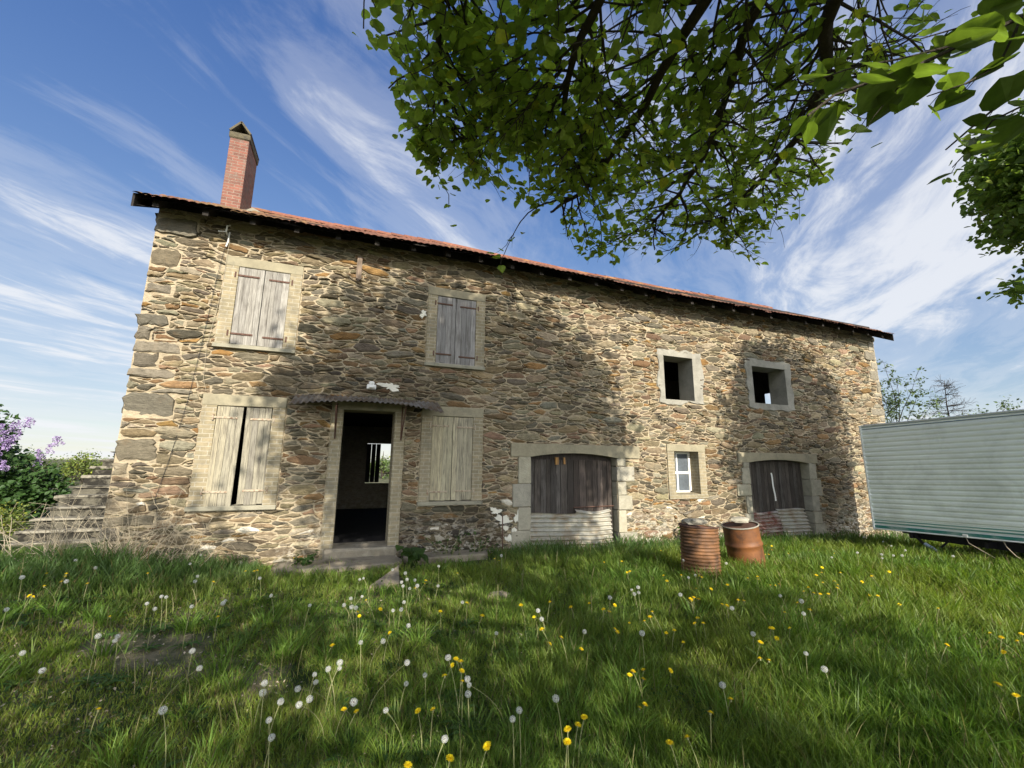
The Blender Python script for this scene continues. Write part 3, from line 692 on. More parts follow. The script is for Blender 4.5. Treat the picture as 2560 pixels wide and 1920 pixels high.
# two open upper windows with ragged cement edging
def ragged(k, dx0, dx1, dz0, dz1):
    ox0, ox1, oz0, oz1 = OPEN[k]; outer = []; inner = []
    def side(p, q, n, push):
        o = []; ctl = [0]+[rng.uniform(-.06, .06) for _ in range(5)]+[0]
        for i in range(n): 
            t = i/n; q_ = t*6; j = ctl[int(q_)]*(1-q_%1)+ctl[int(q_)+1]*(q_%1)+rng.uniform(-.014, .014); o.append((p[0]+(q[0]-p[0])*t+push[0]*j, p[1]+(q[1]-p[1])*t+push[1]*j))
        return o
    A, B, C_, D = (ox0-dx0, oz0-dz0), (ox1+dx1, oz0-dz0), (ox1+dx1, oz1+dz1), (ox0-dx0, oz1+dz1)
    a, b, c, d = (ox0, oz0), (ox1, oz0), (ox1, oz1), (ox0, oz1)
    n = 18
    for P, Q, p, q, push in ((A, B, a, b, (0, 1)), (B, C_, b, c, (1, 0)), (C_, D, c, d, (0, 1)), (D, A, d, a, (1, 0))):
        outer += side(P, Q, n, push); inner += [(p[0]+(q[0]-p[0])*i/n, p[1]+(q[1]-p[1])*i/n) for i in range(n)]
    N = len(outer); V = [(x, YW-.004, z) for x, z in outer]+[(x+(ox0+ox1-2*x)*.012, YW-.036+rng.uniform(-.004, .004), z+(oz0+oz1-2*z)*.012) for x, z in outer]
    V += [(x, YW-.038, z) for x, z in inner]+[(x, YW+.46, z) for x, z in inner]
    Fc = []
    for i in range(N):
        j = (i+1) % N
        for s_ in range(3): Fc.append((s_*N+i, s_*N+j, (s_+1)*N+j, (s_+1)*N+i))
    mb = MB(); mb.add(V, Fc); return mb.build('window_surround', M['cement'], house)
ragged('w3', .18, .30, .08, .17); ragged('w4', .22, .27, .13, .19)
# barn doorways
def barn(k, lx0, lx1, lz1, spring, rise, recess, jl, jr, zbot):
    ox0, ox1 = OPEN[k][:2]; mb = MB(); n = 16; V = []; Fc = []
    xs = [lx0, ox0]+[ox0+(ox1-ox0)*i/n for i in range(1, n)]+[ox1, lx1]
    for x in xs:
        t = (x-ox0)/(ox1-ox0); zb = spring+(rise*(1-(2*t-1)**2) if 0 <= t <= 1 else 0); j = rng.uniform(-.004, .004)
        V += [(x, YW-.045, zb), (x, YW-.045, lz1+j), (x, YW+.42, zb), (x, YW+.42, lz1)]
    for i in range(len(xs)-1):
        a = i*4; b = a+4; Fc += [(a, b, b+1, a+1), (a, a+2, b+2, b), (a+1, b+1, b+3, a+3)]
    Fc += [(0, 1, 3, 2), (len(V)-4, len(V)-2, len(V)-1, len(V)-3)]
    mb.add(V, Fc); lint = mb.build('barn_lintel', M['concrete'], house)
    for side, widths in ((0, jl), (1, jr)):
        mb = MB()
        z = zbot; i = 0
        while z < spring-.01:
            h = min(rng.uniform(.28, .48), spring-z); h = spring-z if spring-z-h < .12 else h
            w = widths[i % len(widths)]*rng.uniform(.9, 1.1); c = rng.choice([(.30, .275, .21), (.27, .25, .20), (.33, .30, .22)]); q = rng.uniform(0, .008)
            if side == 0: mb.box((ox0-w, YW-.040-q, z+.004), (ox0, YW+.40, z+h-.004), c, bev=.012, jit=.006, rng=rng)
            else: mb.box((ox1, YW-.040-q, z+.004), (ox1+w, YW+.40, z+h-.004), c, bev=.012, jit=.006, rng=rng)
            z += h; i += 1
        mb.build('barn_jamb', M['granite'], lint)
    return lint
barn('barn1', 2.981, 6.034, 2.014, 1.752, .085, .22, (.26, .40, .25, .42), (.24, .44, .20, .36), -.4)
barn('barn2', 8.945, 11.776, 1.944, 1.70, .075, .22, (.20, .42, .28), (.26, .40, .30), -.5)
def planks(x0, x1, z0, z1, yf, pal, name='barn_door', wmin=.10, wmax=.17, topfn=None, extra=None):
    mb = MB(); x = x0
    while x < x1-.02:
        w = min(rng.uniform(wmin, wmax), x1-x); w = x1-x if x1-x-w < .05 else w
        k = rng.uniform(.55, 1.35); c = tuple(v*k for v in rng.choice(pal)); zt = topfn(x+w/2) if topfn else z1
        mb.box((x+.003, yf+rng.uniform(-.006, .006), z0+rng.uniform(-.01, .01)), (x+w-.003, yf+.03, zt), c, bev=.003); x += w
    o = mb.build(name, M['wood_dark'], house); return o
DK = [(.10, .085, .073), (.13, .11, .095), (.16, .143, .13), (.08, .066, .057)]; DR = [(.13, .10, .085), (.155, .122, .105), (.115, .09, .078)]
arch1 = lambda x: 1.752+.085*(1-(2*(x-3.406)/(5.437-3.406)-1)**2)-.06
d1 = planks(3.41, 4.47, -.1, 1.7, YW+.16, DK, topfn=lambda x: 1.70); tag(d1, 'dark weathered plank door leaf with one paler board')
d2 = planks(4.47, 5.40, -.1, 1.7, YW+.15, DR, topfn=lambda x: 1.70); tag(d2, 'browner plank door leaf beside the darker one')
mb = MB(); mb.box((3.41, YW+.20, 1.66), (5.437, YW+.26, 1.90), (.10, .08, .07)); mb.build('door_head_board', M['wood_dark'], house)
mb = MB(); mb.box((4.03, YW+.11, 1.60), (4.10, YW+.15, 1.75), (.45, .24, .08)); mb.build('door_bracket', M['wood_grey'], d1); mb = MB(); mb.box((4.22, YW+.11, 1.61), (4.26, YW+.14, 1.75), (.42, .22, .08)); mb.build('door_bracket', M['wood_grey'], d1)
d3 = planks(9.31, 10.30, -.2, 1.74, YW+.14, DK, topfn=lambda x: 1.70+.04*math.sin((x-9.3)*1.4)); d4 = planks(10.30, 11.38, -.2, 1.74, YW+.16, DK, topfn=lambda x: 1.74)
mb = MB()
mb.sheet(lambda u, v: (10.27+.05*u-.07*v+.008*math.sin(v*9), YW+.125, .74+.70*v), 1, 8, (.62, .61, .58)); mb.build('door_lath', M['white'], d3)

# porch roof, brackets, lamp, hanging bits ------------------------------
def awn(u, v):
    x = -.95+2.45*u; a = (x-.25)/1.22; y = YW-.03-.62*v
    z = 2.765-.035*a*a-v*(.165+.075*a*a)-.03*v*(1 if a > .6 else 0)*(a-.6)
    return (x, y, z+.012*math.sin(2*math.pi*x/.085))
mb = MB(); mb.sheet(awn, 260, 5); mb.sheet(lambda u, v: tuple(np.array(awn(u, v))-np.array((0, 0, .004))), 260, 5)
aw = mb.build('porch_awning', M['corr_awn'], house, True)
for x in (-.27, .84):
    mb = MB(); mb.box((x-.012, YW-.05, 2.0), (x+.012, YW-.036, 2.62)); mb.tube([(x, YW-.045, 2.02), (x, YW-.55, 2.52)], .012, 6); mb.tube([(x, YW-.045, 2.60), (x, YW-.58, 2.545)], .010, 6); mb.build('awning_bracket', M['iron'], aw)
mb = MB(); mb.box((.19, YW-.10, 2.90), (.35, YW-.03, 2.985), bev=.012); mb.box((.22, YW-.075, 2.985), (.32, YW-.03, 3.05), bev=.02); mb.box((.225, YW-.16, 2.915), (.315, YW-.10, 2.955), bev=.008)
mb.build('wall_lamp', M['white'], house)
def patch(x, z, sx, sz, seed):
    r = random.Random(seed); n = 46; f = [r.uniform(0, 6.28) for _ in range(5)]; V = []
    for i in range(n):
        a = 2*math.pi*i/n; k = .72+.22*math.sin(2*a+f[0])+.17*math.sin(3*a+f[1])+.13*math.sin(5*a+f[2])+.09*math.sin(9*a+f[3])+r.uniform(-.09, .09)
        V.append((x+sx*k*math.cos(a), z+sz*k*math.sin(a)))
    P3 = [(a, YW-.010, b) for a, b in V]+[(x+(a-x)*.93, YW-.037-r.uniform(0, .004), z+(b-z)*.93) for a, b in V]+[(x, YW-.040, z)]
    mb = MB(); mb.add(P3, [(i, (i+1) % n, n+(i+1) % n, n+i) for i in range(n)]+[(n+i, n+(i+1) % n, 2*n) for i in range(n)]); mb.build('lime_patch', M['cream'], house)
for i, q in enumerate(((.60, 2.98, .22, .10), (2.68, .72, .12, .09), (2.86, .52, .22, .15), (3.13, .60, .08, .15), (2.98, .20, .12, .10), (3.06, .36, .06, .06), (1.13, 4.45, .09, .09))): patch(*q, i+40)
mb = MB(); mb.box((-.14, YW-.12, 4.93), (-.05, YW-.03, 5.40), (.26, .19, .14), bev=.01, jit=.01, rng=rng); mb.tube([(-.10, YW-.10, 4.90), (-.10, YW-.10, 4.97)], .02, 6, (.08, .06, .05)); mb.build('wall_timber', M['wood_grey'], house)
mb = MB(); z = 2.6
pts_c = [(-2.22, YW-.05, 5.45), (-2.30, YW-.05, 4.6), (-2.36, YW-.05, 3.6), (-2.44, YW-.05, 2.55), (-2.55, YW-.05, 1.7), (-2.66, YW-.05, 1.05), (-2.60, YW-.05, .8)]
mb.tube(pts_c, .0035, 5); mb.build('hanging_wire', M['black'], house)
mb = MB(); mb.tube([(-2.19, YW-.05, 5.36), (-2.20, YW-.055, 4.75), (-2.23, YW-.05, 4.1), (-2.30, YW-.05, 3.45), (-2.28, YW-.05, 2.9), (-2.22, YW-.05, 2.7)], .003, 5); mb.build('hanging_wire', M['straw'], house)
mb = MB(); mb.tube([(-2.24, YW-.02, 5.40), (-2.24, YW-.13, 5.42), (-2.23, YW-.14, 5.52), (-2.20, YW-.11, 5.55)], .014, 7); mb.tube([(-2.24, YW-.12, 5.42), (-2.35, YW-.14, 5.40)], .008, 6); mb.tube([(-2.20, YW-.08, 5.44), (-2.21, YW-.06, 5.27), (-2.23, YW-.06, 5.18)], .012, 6); mb.build('wire_hook', M['white'], house)
mb = MB(); mb.tube([(XR, YW+.3, 5.20), (XR+.12, YW+.3, 5.20), (XR+.24, YW+.25, 5.24)], .025, 7); mb.build('drain_spout', M['iron'], house)

# ------------------------------------------------------------------ things round the house
G = lambda x, y: float(gz(x, y))
# stone stairs along the left end wall
stair = world_root('stone_stairs', 'old mossy stone stairs climbing along the left end of the house', 'stairs', (-4.3, 9.7, 0))
M['stair'] = mat_simple('mossy_step_stone', (0.22, 0.20, 0.155), 0.3, 6.0, 0.92, 0.6, second=(0.045, 0.04, 0.032), s2=5.0, lo=0.46, hi=0.58, bdist=0.02)
M['riser'] = mat_simple('mossy_riser', (0.11, 0.10, 0.075), 0.35, 6.0, 0.95, 0.7, second=(0.022, 0.02, 0.016), s2=4.0, lo=0.42, hi=0.54, bdist=0.03)
mb = MB(); mb.box((-5.06, 9.95, -.3), (-3.30, 13.0, .20)); mb.build('stair_core', M['stair'], stair)
sy = [9.35, 9.72, 9.95, 10.24, 10.58, 10.88, 11.26, 11.55, 11.85, 12.23, 12.55]; sz = [.06, .24, .40, .56, .74, .92, 1.09, 1.27, 1.45, 1.62, 1.80]
for i in range(len(sy)):
    mb = MB(); x0 = -5.2+rng.uniform(-.03, .03)-(.25 if i < 2 else 0); y1 = 13.2 if i == len(sy)-1 else sy[i+1]+.12
    mb.box((x0+.05, sy[i]+.05, sz[i]-.20), (XL-.03, y1, sz[i]-.052), bev=.01, jit=.016, rng=rng); mb.build('riser', M['riser'], stair); mb = MB()
    mb.box((x0, sy[i], sz[i]-.05), (XL-.03, y1, sz[i]), bev=.02, jit=.022, rng=rng); mb.build('step', M['stair'], stair)

# caravan
cv = world_root('caravan', 'pale ribbed touring caravan with green bottom stripe parked at the right end', 'caravan', (12.1, 4.0, -.25))
cvx, cy0, cy1 = 11.0, 1.35, 6.36
tiltz = lambda y: -.055*(y-6.36)*.62           # it stands a little nose down towards the house
prof = []; z = .30; nrib = 19; ph = (2.44-.52)/nrib
prof += [(0, .275), (.0, .30), (.012, .305), (.012, .36), (0, .365), (0, .40), (.010, .41), (.010, .425), (0, .43), (0, .455), (.010, .46), (.010, .475), (0, .48), (0, .505), (.008, .51), (0, .52)]
for i in range(nrib):
    a = .52+i*ph; prof += [(.004, a+.006), (.020, a+.03), (.020, a+ph*.70), (.012, a+ph*.86), (0, a+ph*.94)]
prof += [(0, 2.45), (.012, 2.455), (.012, 2.47), (0, 2.475), (0, 2.50), (.012, 2.505), (.012, 2.52), (0, 2.525), (0, 2.55)]
def ccol(z):
    if z < .302: return (.62, .66, .63)
    if z < .362: return (.035, .20, .165)
    if z < .385: return (.62, .66, .63)
    if .40 < z < .428: return (.10, .27, .22)
    if .455 < z < .478: return (.16, .32, .27)
    if .505 < z < .515: return (.30, .40, .36)
    if 2.452 < z < 2.472: return (.16, .23, .26)
    if 2.502 < z < 2.522: return (.30, .36, .38)
    return (.80, .84, .775)
mb = MB(); ny_ = 14
for s, xx in ((-1, cvx), (1, cvx+2.15)):
    for (d0, z0), (d1, z1) in zip(prof, prof[1:]):
        V = []; n = 0
        for j in range(ny_+1):
            y = cy0+(cy1-cy0)*j/ny_; V += [(xx+s*d0, y, z0+tiltz(y)), (xx+s*d1, y, z1+tiltz(y))]
        mb.add(V, [(2*j, 2*j+1, 2*j+3, 2*j+2) for j in range(ny_)], ccol((z0+z1)/2))
for y in (cy0, cy1):
    mb.add([(cvx, y, .275+tiltz(y)), (cvx+2.15, y, .275+tiltz(y)), (cvx+2.15, y, 2.55+tiltz(y)), (cvx, y, 2.55+tiltz(y))], [(0, 1, 2, 3)], (.6, .66, .63))
mb.add([(cvx, cy0, .276+tiltz(cy0)), (cvx+2.15, cy0, .276+tiltz(cy0)), (cvx+2.15, cy1, .276+tiltz(cy1)), (cvx, cy1, .276+tiltz(cy1))], [(0, 1, 2, 3)], (.2, .2, .2))
body = mb.build('body', M['caravan'], cv)
mb = MB(); V = []
for y in (cy0-.03, cy1+.03):
    for i in range(9):
        t = i/8; V.append((cvx-.025+2.2*t, y, 2.55+tiltz(y)+.09*math.sin(t*math.pi)))
    V += [(cvx-.025, y, 2.535+tiltz(y)), (cvx+2.175, y, 2.535+tiltz(y))]
Fc = [(i, i+1, i+12, i+11) for i in range(8)]+[(9, 0, 11, 20), (8, 10, 21, 19), tuple([9]+list(range(9))+[10]), tuple([21]+list(range(19, 10, -1))+[20])]
mb.add(V, Fc, (.72, .76, .74)); mb.build('roof', M['caravan'], cv)
mb = MB(); mb.box((cvx-.03, cy1-.02, .26), (cvx+.03, cy1+.02, 2.55), (.80, .82, .79), bev=.008); mb.build('corner_trim', M['caravan'], cv)
mb = MB(); mb.tube([(cvx-.014, cy0, .285+tiltz(cy0)), (cvx-.014, cy1, .285+tiltz(cy1))], .014, 6, (.80, .82, .79)); mb.build('skirt_rail', M['caravan'], cv)
mb = MB()
for x in (cvx+.42, cvx+1.7):
    mb.box((x, cy0, .13), (x+.06, 5.9, .272)); 
for y in (1.9, 3.4, 4.6, 5.75): mb.box((cvx+.12, y, .16), (cvx+2.0, y+.05, .262))
mb.box((cvx+.9, 5.9, .15), (cvx+1.2, 6.33, .255)); mb.build('chassis', M['black'], cv)
for (x, y) in ((cvx+.22, 5.75), (cvx+1.85, 5.75)):
    mb = MB(); mb.tube([(x, y, .22), (x-.10, y-.35, G(x, y)+.02)], .028, 6); mb.tube([(x, y-.55, .20), (x-.06, y-.30, G(x, y)+.06)], .02, 6); mb.box((x-.17, y-.43, G(x, y)), (x-.03, y-.27, G(x, y)+.02)); mb.build('corner_steady', M['black'], cv)
for x in (cvx+.08, cvx+1.93):
    wh = empty('wheel', None, None) if False else None
    mb = MB(); Mw = Matrix.Translation((x+.08, 3.05, G(x, 3.05)+.31)) @ Matrix.Rotation(math.pi/2, 4, 'Y')
    mb.lathe([(.18, -.08), (.27, -.085), (.31, -.06), (.31, .06), (.27, .085), (.18, .08)], 28, deform=lambda p, a: tuple(Mw @ Vector(p))); ty = mb.build('wheel', M['black'], cv)
    mb = MB(); mb.lathe([(.0, -.05), (.07, -.055), (.12, -.03), (.17, -.06), (.185, -.075), (.185, .05)], 24, deform=lambda p, a: tuple(Mw @ Vector(p))); mb.build('wheel_rim', M['pipe'], ty)
for (y, e) in ((4.85, (10.85, 4.35)), (4.35, (10.95, 4.05)), (3.95, (10.9, 3.75))):
    mb = MB(); zt = .28+tiltz(y); ze = G(*e); mb.tube([(cvx+.02, y, zt), (cvx-.03, y-.05, zt-.10), (cvx-.06, (y+e[1])/2, (zt+ze)/2-.03), (e[0], e[1], ze+.03)], .008, 5); mb.build('hanging_cable', M['straw'], cv)
mb = MB(); mb.box((cvx-.03, 4.80, .27+tiltz(4.8)), (cvx+.03, 4.88, .335+tiltz(4.8)), bev=.01); mb.build('clip', M['white'], cv)
mb = MB(); mb.tube([(11.02, 5.5, .10), (10.93, 5.0, -.16)], .035, 8); tag(mb.build('plastic_pipe', M['pipe']), 'pale grey blue pipe slanting into the grass under the caravan', 'pipe')

# drums
def drum(x, y, ribs, tilt, seed, label, mat, squash):
    d = empty('oil_drum', label, 'drum', (x, y, G(x, y)-.04), 'rusty oil drums in front of the barn'); r = random.Random(seed)
    d.rotation_euler = (tilt[0], tilt[1], 0); H_, R_ = (.78 if ribs else .73), .278; prof = []
    if ribs:
        for i in range(97):
            z = H_*i/96; prof.append((R_+.009*math.sin(z/H_*2*math.pi*16)-.004, z))
    else:
        zs = [0, .012, .03, .06, .12, .2, .27, .285, .30, .315, .33, .39, .405, .42, .435, .45, .5, .6, .68, .71, .73]
        for z in zs: prof.append((R_+(.014 if .40 < z < .44 else 0)+(.016 if z < .04 else .008 if z > .715 else 0), z))
    ph1, ph2 = r.uniform(0, 6), r.uniform(0, 6)
    def dfm(p, a):
        k = 1+squash*(.5*math.sin(2*a+ph1)+.35*math.sin(3*a+ph2+p[2]*2))*(.4+p[2]); top = max(0, (p[2]-H_+.14)/.14)
        return (p[0]*k, p[1]*k, p[2]-top*.05*max(0, math.sin(a+ph1))**2*squash*22)
    mb = MB(); mb.lathe(prof, 56, deform=dfm)
    mb.lathe([(R_-.006, .62), (R_-.012, .4), (R_-.012, .05)], 40, deform=dfm); mb.lathe([(R_, .03), (0.001, .03)], 40); mb.build('drum_shell', M[mat], d, True)
    rimc = 'cement' if not ribs else 'iron'
    mb = MB()
    mb.lathe([(R_-.004, H_+.005), (R_+.012, H_+.012), (R_+.016, H_), (R_+.010, H_-.012)], 56, deform=dfm); mb.build('drum_rim', M[rimc], d, True)
    mb = MB(); mb.lathe([(R_-.004, H_-.012), (R_*.7, H_-.018), (.001, H_-.022)], 40, deform=dfm); mb.build('drum_lid', M['iron'], d, True)
    return d
drum(5.10, 5.38, True, (.0, .012), 3, 'ribbed orange rusted oil drum with dented rim', 'drum_pale', .035)
drum(6.47, 5.74, False, (-.02, -.13), 5, 'smooth rusty oil drum leaning to one side with a pale rim', 'drum', .014)
mb = MB(); lump(mb, (5.06, 5.40, .76), (.20, .12, .045), rng, (.30, .27, .21), 14)
tag(mb.build('flat_stone', M['granite']), 'broken flat stone lying on the ribbed drum', 'stone')
mb = MB(); lump(mb, (6.38, 5.74, .70), (.19, .13, .05), rng, (.30, .275, .22), 14); tag(mb.build('flat_stone', M['granite']), 'flat grey stone lying on the leaning smooth drum', 'stone')

# corrugated sheets leaning over the feet of the barn doors
def corr(x0, x1, z0, z1, y0, y1, mat, label, droop=0.0, pitch=.085, wave=.028, edge=.012, seed=0, rot=0.0):
    r = random.Random(seed); nv = int((z1-z0)/pitch*8); nu = 26
    def fn(u, v, off=0):
        x = x0+(x1-x0)*u; z = z0+(z1-z0)*v+droop*(u-.5)+rot*(u-.5); 
        z += edge*math.sin(u*5+seed)*(1 if v > .9 else .25)
        y = y0+(y1-y0)*v+wave*math.sin(2*math.pi*(z1-z0)*v/pitch)+.008*math.sin(u*6+seed+v*3)+off
        return (x, y, z)
    mb = MB(); mb.sheet(fn, nu, nv); mb.sheet(lambda u, v: fn(u, v, .004), nu, nv)
    return tag(mb.build('corrugated_sheet', M[mat], None, True), label, 'metal sheet', 'corrugated sheets at the barn doors')
corr(3.40, 4.47, -.10, .63, YW-.03, YW+.07, 'corr_grey', 'wider pale corrugated sheet on the left half of the barn door near the porch', -.03, seed=1)
corr(4.46, 5.30, -.04, .66, YW-.01, YW+.08, 'corr_grey', 'pale corrugated sheet with bent top edge on the right half of the same barn door', .0, seed=2, edge=.03)
corr(9.30, 10.26, -.30, .48, YW-.10, YW+.08, 'corr_red', 'corrugated sheet rusted red along its top at the far barn door', .02, seed=3)
corr(10.24, 11.24, -.32, .54, YW-.12, YW+.10, 'corr_grey', 'pale corrugated sheet standing behind the leaning drum at the far barn door', -.02, seed=4)
mb = MB(); mb.box((4.42, YW-.12, -.16), (5.30, YW+.3, -.02), (.30, .27, .21), bev=.03, jit=.01, rng=rng); mb.build('barn_step', M['granite'], house)
mb = MB(); mb.tube([(4.44, YW+.12, .725), (5.43, YW+.135, .735)], .012, 6); mb.build('door_bar', M['iron'], d2)

# apron slabs in front of the door
M['slab'] = mat_simple('worn_slab', (0.24, 0.205, 0.15), 0.25, 4.0, 0.92, 0.6, second=(0.12, 0.10, 0.07), s2=3.0, lo=.5, hi=.66, bdist=.02)
for i, (x0, x1, y0, y1, z) in enumerate(((-.98, .95, 7.18, 7.86, .055), (.97, 2.45, 7.42, 7.93, .05))):
    n = 14; V = []; top = []
    for k in range(n):
        a = 2*math.pi*k/n; q = lambda t: math.copysign(abs(t)**.45, t)
        V.append(((x0+x1)/2+(x1-x0)/2*q(math.cos(a))*rng.uniform(.95, 1.02), (y0+y1)/2+(y1-y0)/2*q(math.sin(a))*rng.uniform(.92, 1.02), z+rng.uniform(-.006, .006)))
    B = [(x, y, -.2) for x, y, _ in V]; I = [((x-(x0+x1)/2)*.94+(x0+x1)/2, (y-(y0+y1)/2)*.93+(y0+y1)/2, z+.018) for x, y, z in V]
    mb = MB(); mb.add(V+B+I+[((x0+x1)/2, (y0+y1)/2, z+.02)], [(k, (k+1) % n, n+(k+1) % n, n+k) for k in range(n)]+[(k, (k+1) % n, 2*n+(k+1) % n, 2*n+k) for k in range(n)]+[(2*n+k, 2*n+(k+1) % n, 3*n) for k in range(n)])
    tag(mb.build('paving_slab', M['slab']), ('broad worn slab set in front of the open doorway', 'narrow slab along the wall under the right hand shutters')[i], 'slab')
mb = MB(); mb.add([(.36, 6.12, -.05), (.74, 6.16, -.05), (.80, 6.9, -.05), (.36, 6.12, .045), (.74, 6.16, .04), (.80, 6.9, .10)], [(3, 4, 5), (0, 1, 4, 3), (1, 2, 5, 4), (2, 0, 3, 5)])
tag(mb.build('stone_slab', M['slab']), 'small wedge shaped slab lying in the grass before the door', 'slab')
mb = MB(); lump(mb, (1.80, 5.2, .03), (.17, .08, .06), rng, (.25, .21, .15), 12); tag(mb.build('field_stone', M['granite']), 'lone brown stone half sunk in the lawn', 'stone')
mb = MB(); mb.tube([(2.77, YW-.2, -.1), (2.76, YW-.2, .66)], .011, 6); tag(mb.build('iron_rod', M['iron']), 'thin rusty rod upright against the wall near the barn door', 'rod')

# ------------------------------------------------------------------ plants
def leaf_cloud(P, size, rg, col, nrm=(0, 0, 1), spread=.6, kind='heart', droop=.0, cvar=.25, dirs=None, yellow=.0):
    """leaves at points P: returns V, [faces], C"""
    n = len(P)
    if kind == 'heart':
        T_ = np.array([(0, 0, 0), (.26, -.07, .03), (.46, .12, .07), (.48, .40, .07), (.30, .72, .04), (0, 1.04, -.05), (-.30, .72, .04), (-.48, .40, .07), (-.46, .12, .07), (-.26, -.07, .03)], float)
        T_[:, 2] += -.10*T_[:, 1]**2; Fc = [(0, 1, 2, 3, 4, 5), (5, 6, 7, 8, 9, 0)]
    else:
        T_ = np.array([(0, 0, 0), (.30, .42, .06), (0, 1, -.06), (-.30, .42, .06)], float); Fc = [(0, 1, 2), (2, 3, 0)]
    N = np.array(nrm, float)+rg.normal(0, spread, (n, 3)); N /= np.linalg.norm(N, axis=1, keepdims=True)
    D = (rg.normal(0, 1, (n, 3)) if dirs is None else dirs+rg.normal(0, .45, (n, 3))); D[:, 2] -= droop
    D -= N*(D*N).sum(1, keepdims=True); D /= np.maximum(np.linalg.norm(D, axis=1, keepdims=True), 1e-6); B = np.cross(D, N)
    s = (size*rg.uniform(.5, 1.3, n))[:, None, None]
    V = P[:, None, :]+s*(T_[None, :, 0:1]*B[:, None]+T_[None, :, 1:2]*D[:, None]+T_[None, :, 2:3]*N[:, None])
    k = len(T_); F_ = (np.array(Fc)[None]+np.arange(n)[:, None, None]*k).reshape(-1, len(Fc[0]))
    c = np.array(col)[None]*rg.uniform(1-cvar, 1+cvar, (n, 1))*np.ones((n, 3))
    if yellow: m_ = rg.random(n) < yellow; c[m_] = c[m_]*np.array([1.7, 1.35, .8])
    return V.reshape(-1, 3), [F_], np.repeat(c, k, 0)
def merge(parts):
    V, F_, C = [], {}, []; n = 0
    for v, fs, c in parts:
        V.append(v); C.append(c)
        for f in fs: F_.setdefault(f.shape[1], []).append(f+n)
        n += len(v)
    return np.concatenate(V), [np.concatenate(f) for f in F_.values()], np.concatenate(C)
def wander(p, d, L, n, rg, bend=.12, drop=0.0):
    p = np.array(p, float); d = np.array(d, float); d /= np.linalg.norm(d); o = [p.copy()]
    for i in range(n):
        d = d+rg.normal(0, bend, 3); d[2] -= drop; d /= np.linalg.norm(d); p = p+d*L/n; o.append(p.copy())
    return o
LG = (.245, .335, .062)

# --- the big linden whose boughs hang over the viewer
rg = np.random.default_rng(7)
lin = world_root('linden_tree', 'big linden whose leafy boughs hang in from the top of the picture', 'tree', (2.3, -3.6, 0))
mb = MB(); mb.tube([(2.3, -3.6, -.2), (2.33, -3.6, .6), (2.28, -3.55, 1.6), (2.3, -3.45, 2.8), (2.2, -3.2, 4.4), (2.1, -3.0, 6.5), (2.0, -2.8, 8.6)], [.42, .34, .30, .27, .2, .12, .04], 12)
trunk_l = mb.build('trunk', M['bark'], lin, True)
BOUGHS = [[(2.3, -3.3, 3.6), (1.9, -1.2, 4.35), (1.30, .9, 4.55), (1.264, 1.86, 4.5), (1.295, 2.29, 4.42), (1.50, 2.85, 4.46), (1.74, 3.34, 4.50)],
          [(2.3, -3.3, 3.3), (2.0, -1.0, 4.2), (1.86, .8, 4.5), (1.874, 1.63, 4.5), (2.03, 2.58, 4.45), (2.15, 3.45, 4.50), (2.05, 3.8, 4.50), (1.95, 4.0, 4.46)],
          [(2.4, -3.3, 3.5), (2.25, -1.0, 4.25), (2.15, .6, 4.52), (2.2, 1.5, 4.5), (2.50, 1.99, 4.5), (2.89, 2.66, 4.46), (3.15, 3.4, 4.5), (3.22, 3.9, 4.48)],
          [(2.5, -3.3, 3.2), (2.5, -1.2, 4.1), (2.5, .3, 4.48), (2.644, 1.33, 4.5), (3.0, 1.62, 4.5), (3.316, 1.91, 4.5), (3.675, 2.58, 4.50), (3.86, 3.2, 4.52), (3.95, 3.5, 4.5)],
          [(2.2, -3.3, 3.8), (1.4, -1.0, 4.5), (.75, .8, 4.75), (.45, 1.7, 4.75), (.35, 2.3, 4.66), (.45, 2.9, 4.62), (.70, 3.4, 4.55)]]
BR = [.055, .06, .06, .072, .05]
mbb = MB(); tw = MB(); LP = []; LD = []
# canopy outline as seen from below, on its own mean height (metres, x and y)
CAN = [(-.12, 2.1), (-.02, 2.5), (.05, 2.85), (.25, 3.1), (.42, 3.5), (.60, 3.88), (.95, 3.98), (1.45, 3.9), (1.95, 3.95), (2.25, 4.38), (3.1, 4.5), (3.55, 4.15), (4.0, 3.9), (4.75, 3.78), (4.95, 3.35), (4.3, 2.75), (4.25, 2.5), (3.9, 2.1), (3.55, 1.75), (3.5, .9), (3.4, -2.5), (-.9, -2.5), (-.35, .8)]
CAN = [(x-(.13 if x < 1.0 else 0), y if y < 2.5 else 2.5+(y-2.5)*.90) for x, y in CAN]
def inside(x, y, poly):
    c = False; j = len(poly)-1
    for i in range(len(poly)):
        if (poly[i][1] > y) != (poly[j][1] > y) and x < (poly[j][0]-poly[i][0])*(y-poly[i][1])/(poly[j][1]-poly[i][1])+poly[i][0]: c = not c
        j = i
    return c
def twig(p, d, L, nl, r0):
    w = wander(p, d, L, 5, rg, .16, .015); 
    w = [np.array(p)]+[q for q in w[1:] if inside(q[0], q[1], CAN)]
    if len(w) < 2: return
    tw.tube(w, [r0*(1-.75*i/(len(w)-1)) for i in range(len(w))], 4, caps=False)
    for i in range(nl):
        t = rg.uniform(.12, 1)*(len(w)-1); k = min(int(t), len(w)-2); q = w[k]+(w[k+1]-w[k])*(t-k)+rg.normal(0, .03, 3)
        LP.append(q); dd = w[k+1]-w[k]; LD.append(dd/np.linalg.norm(dd))
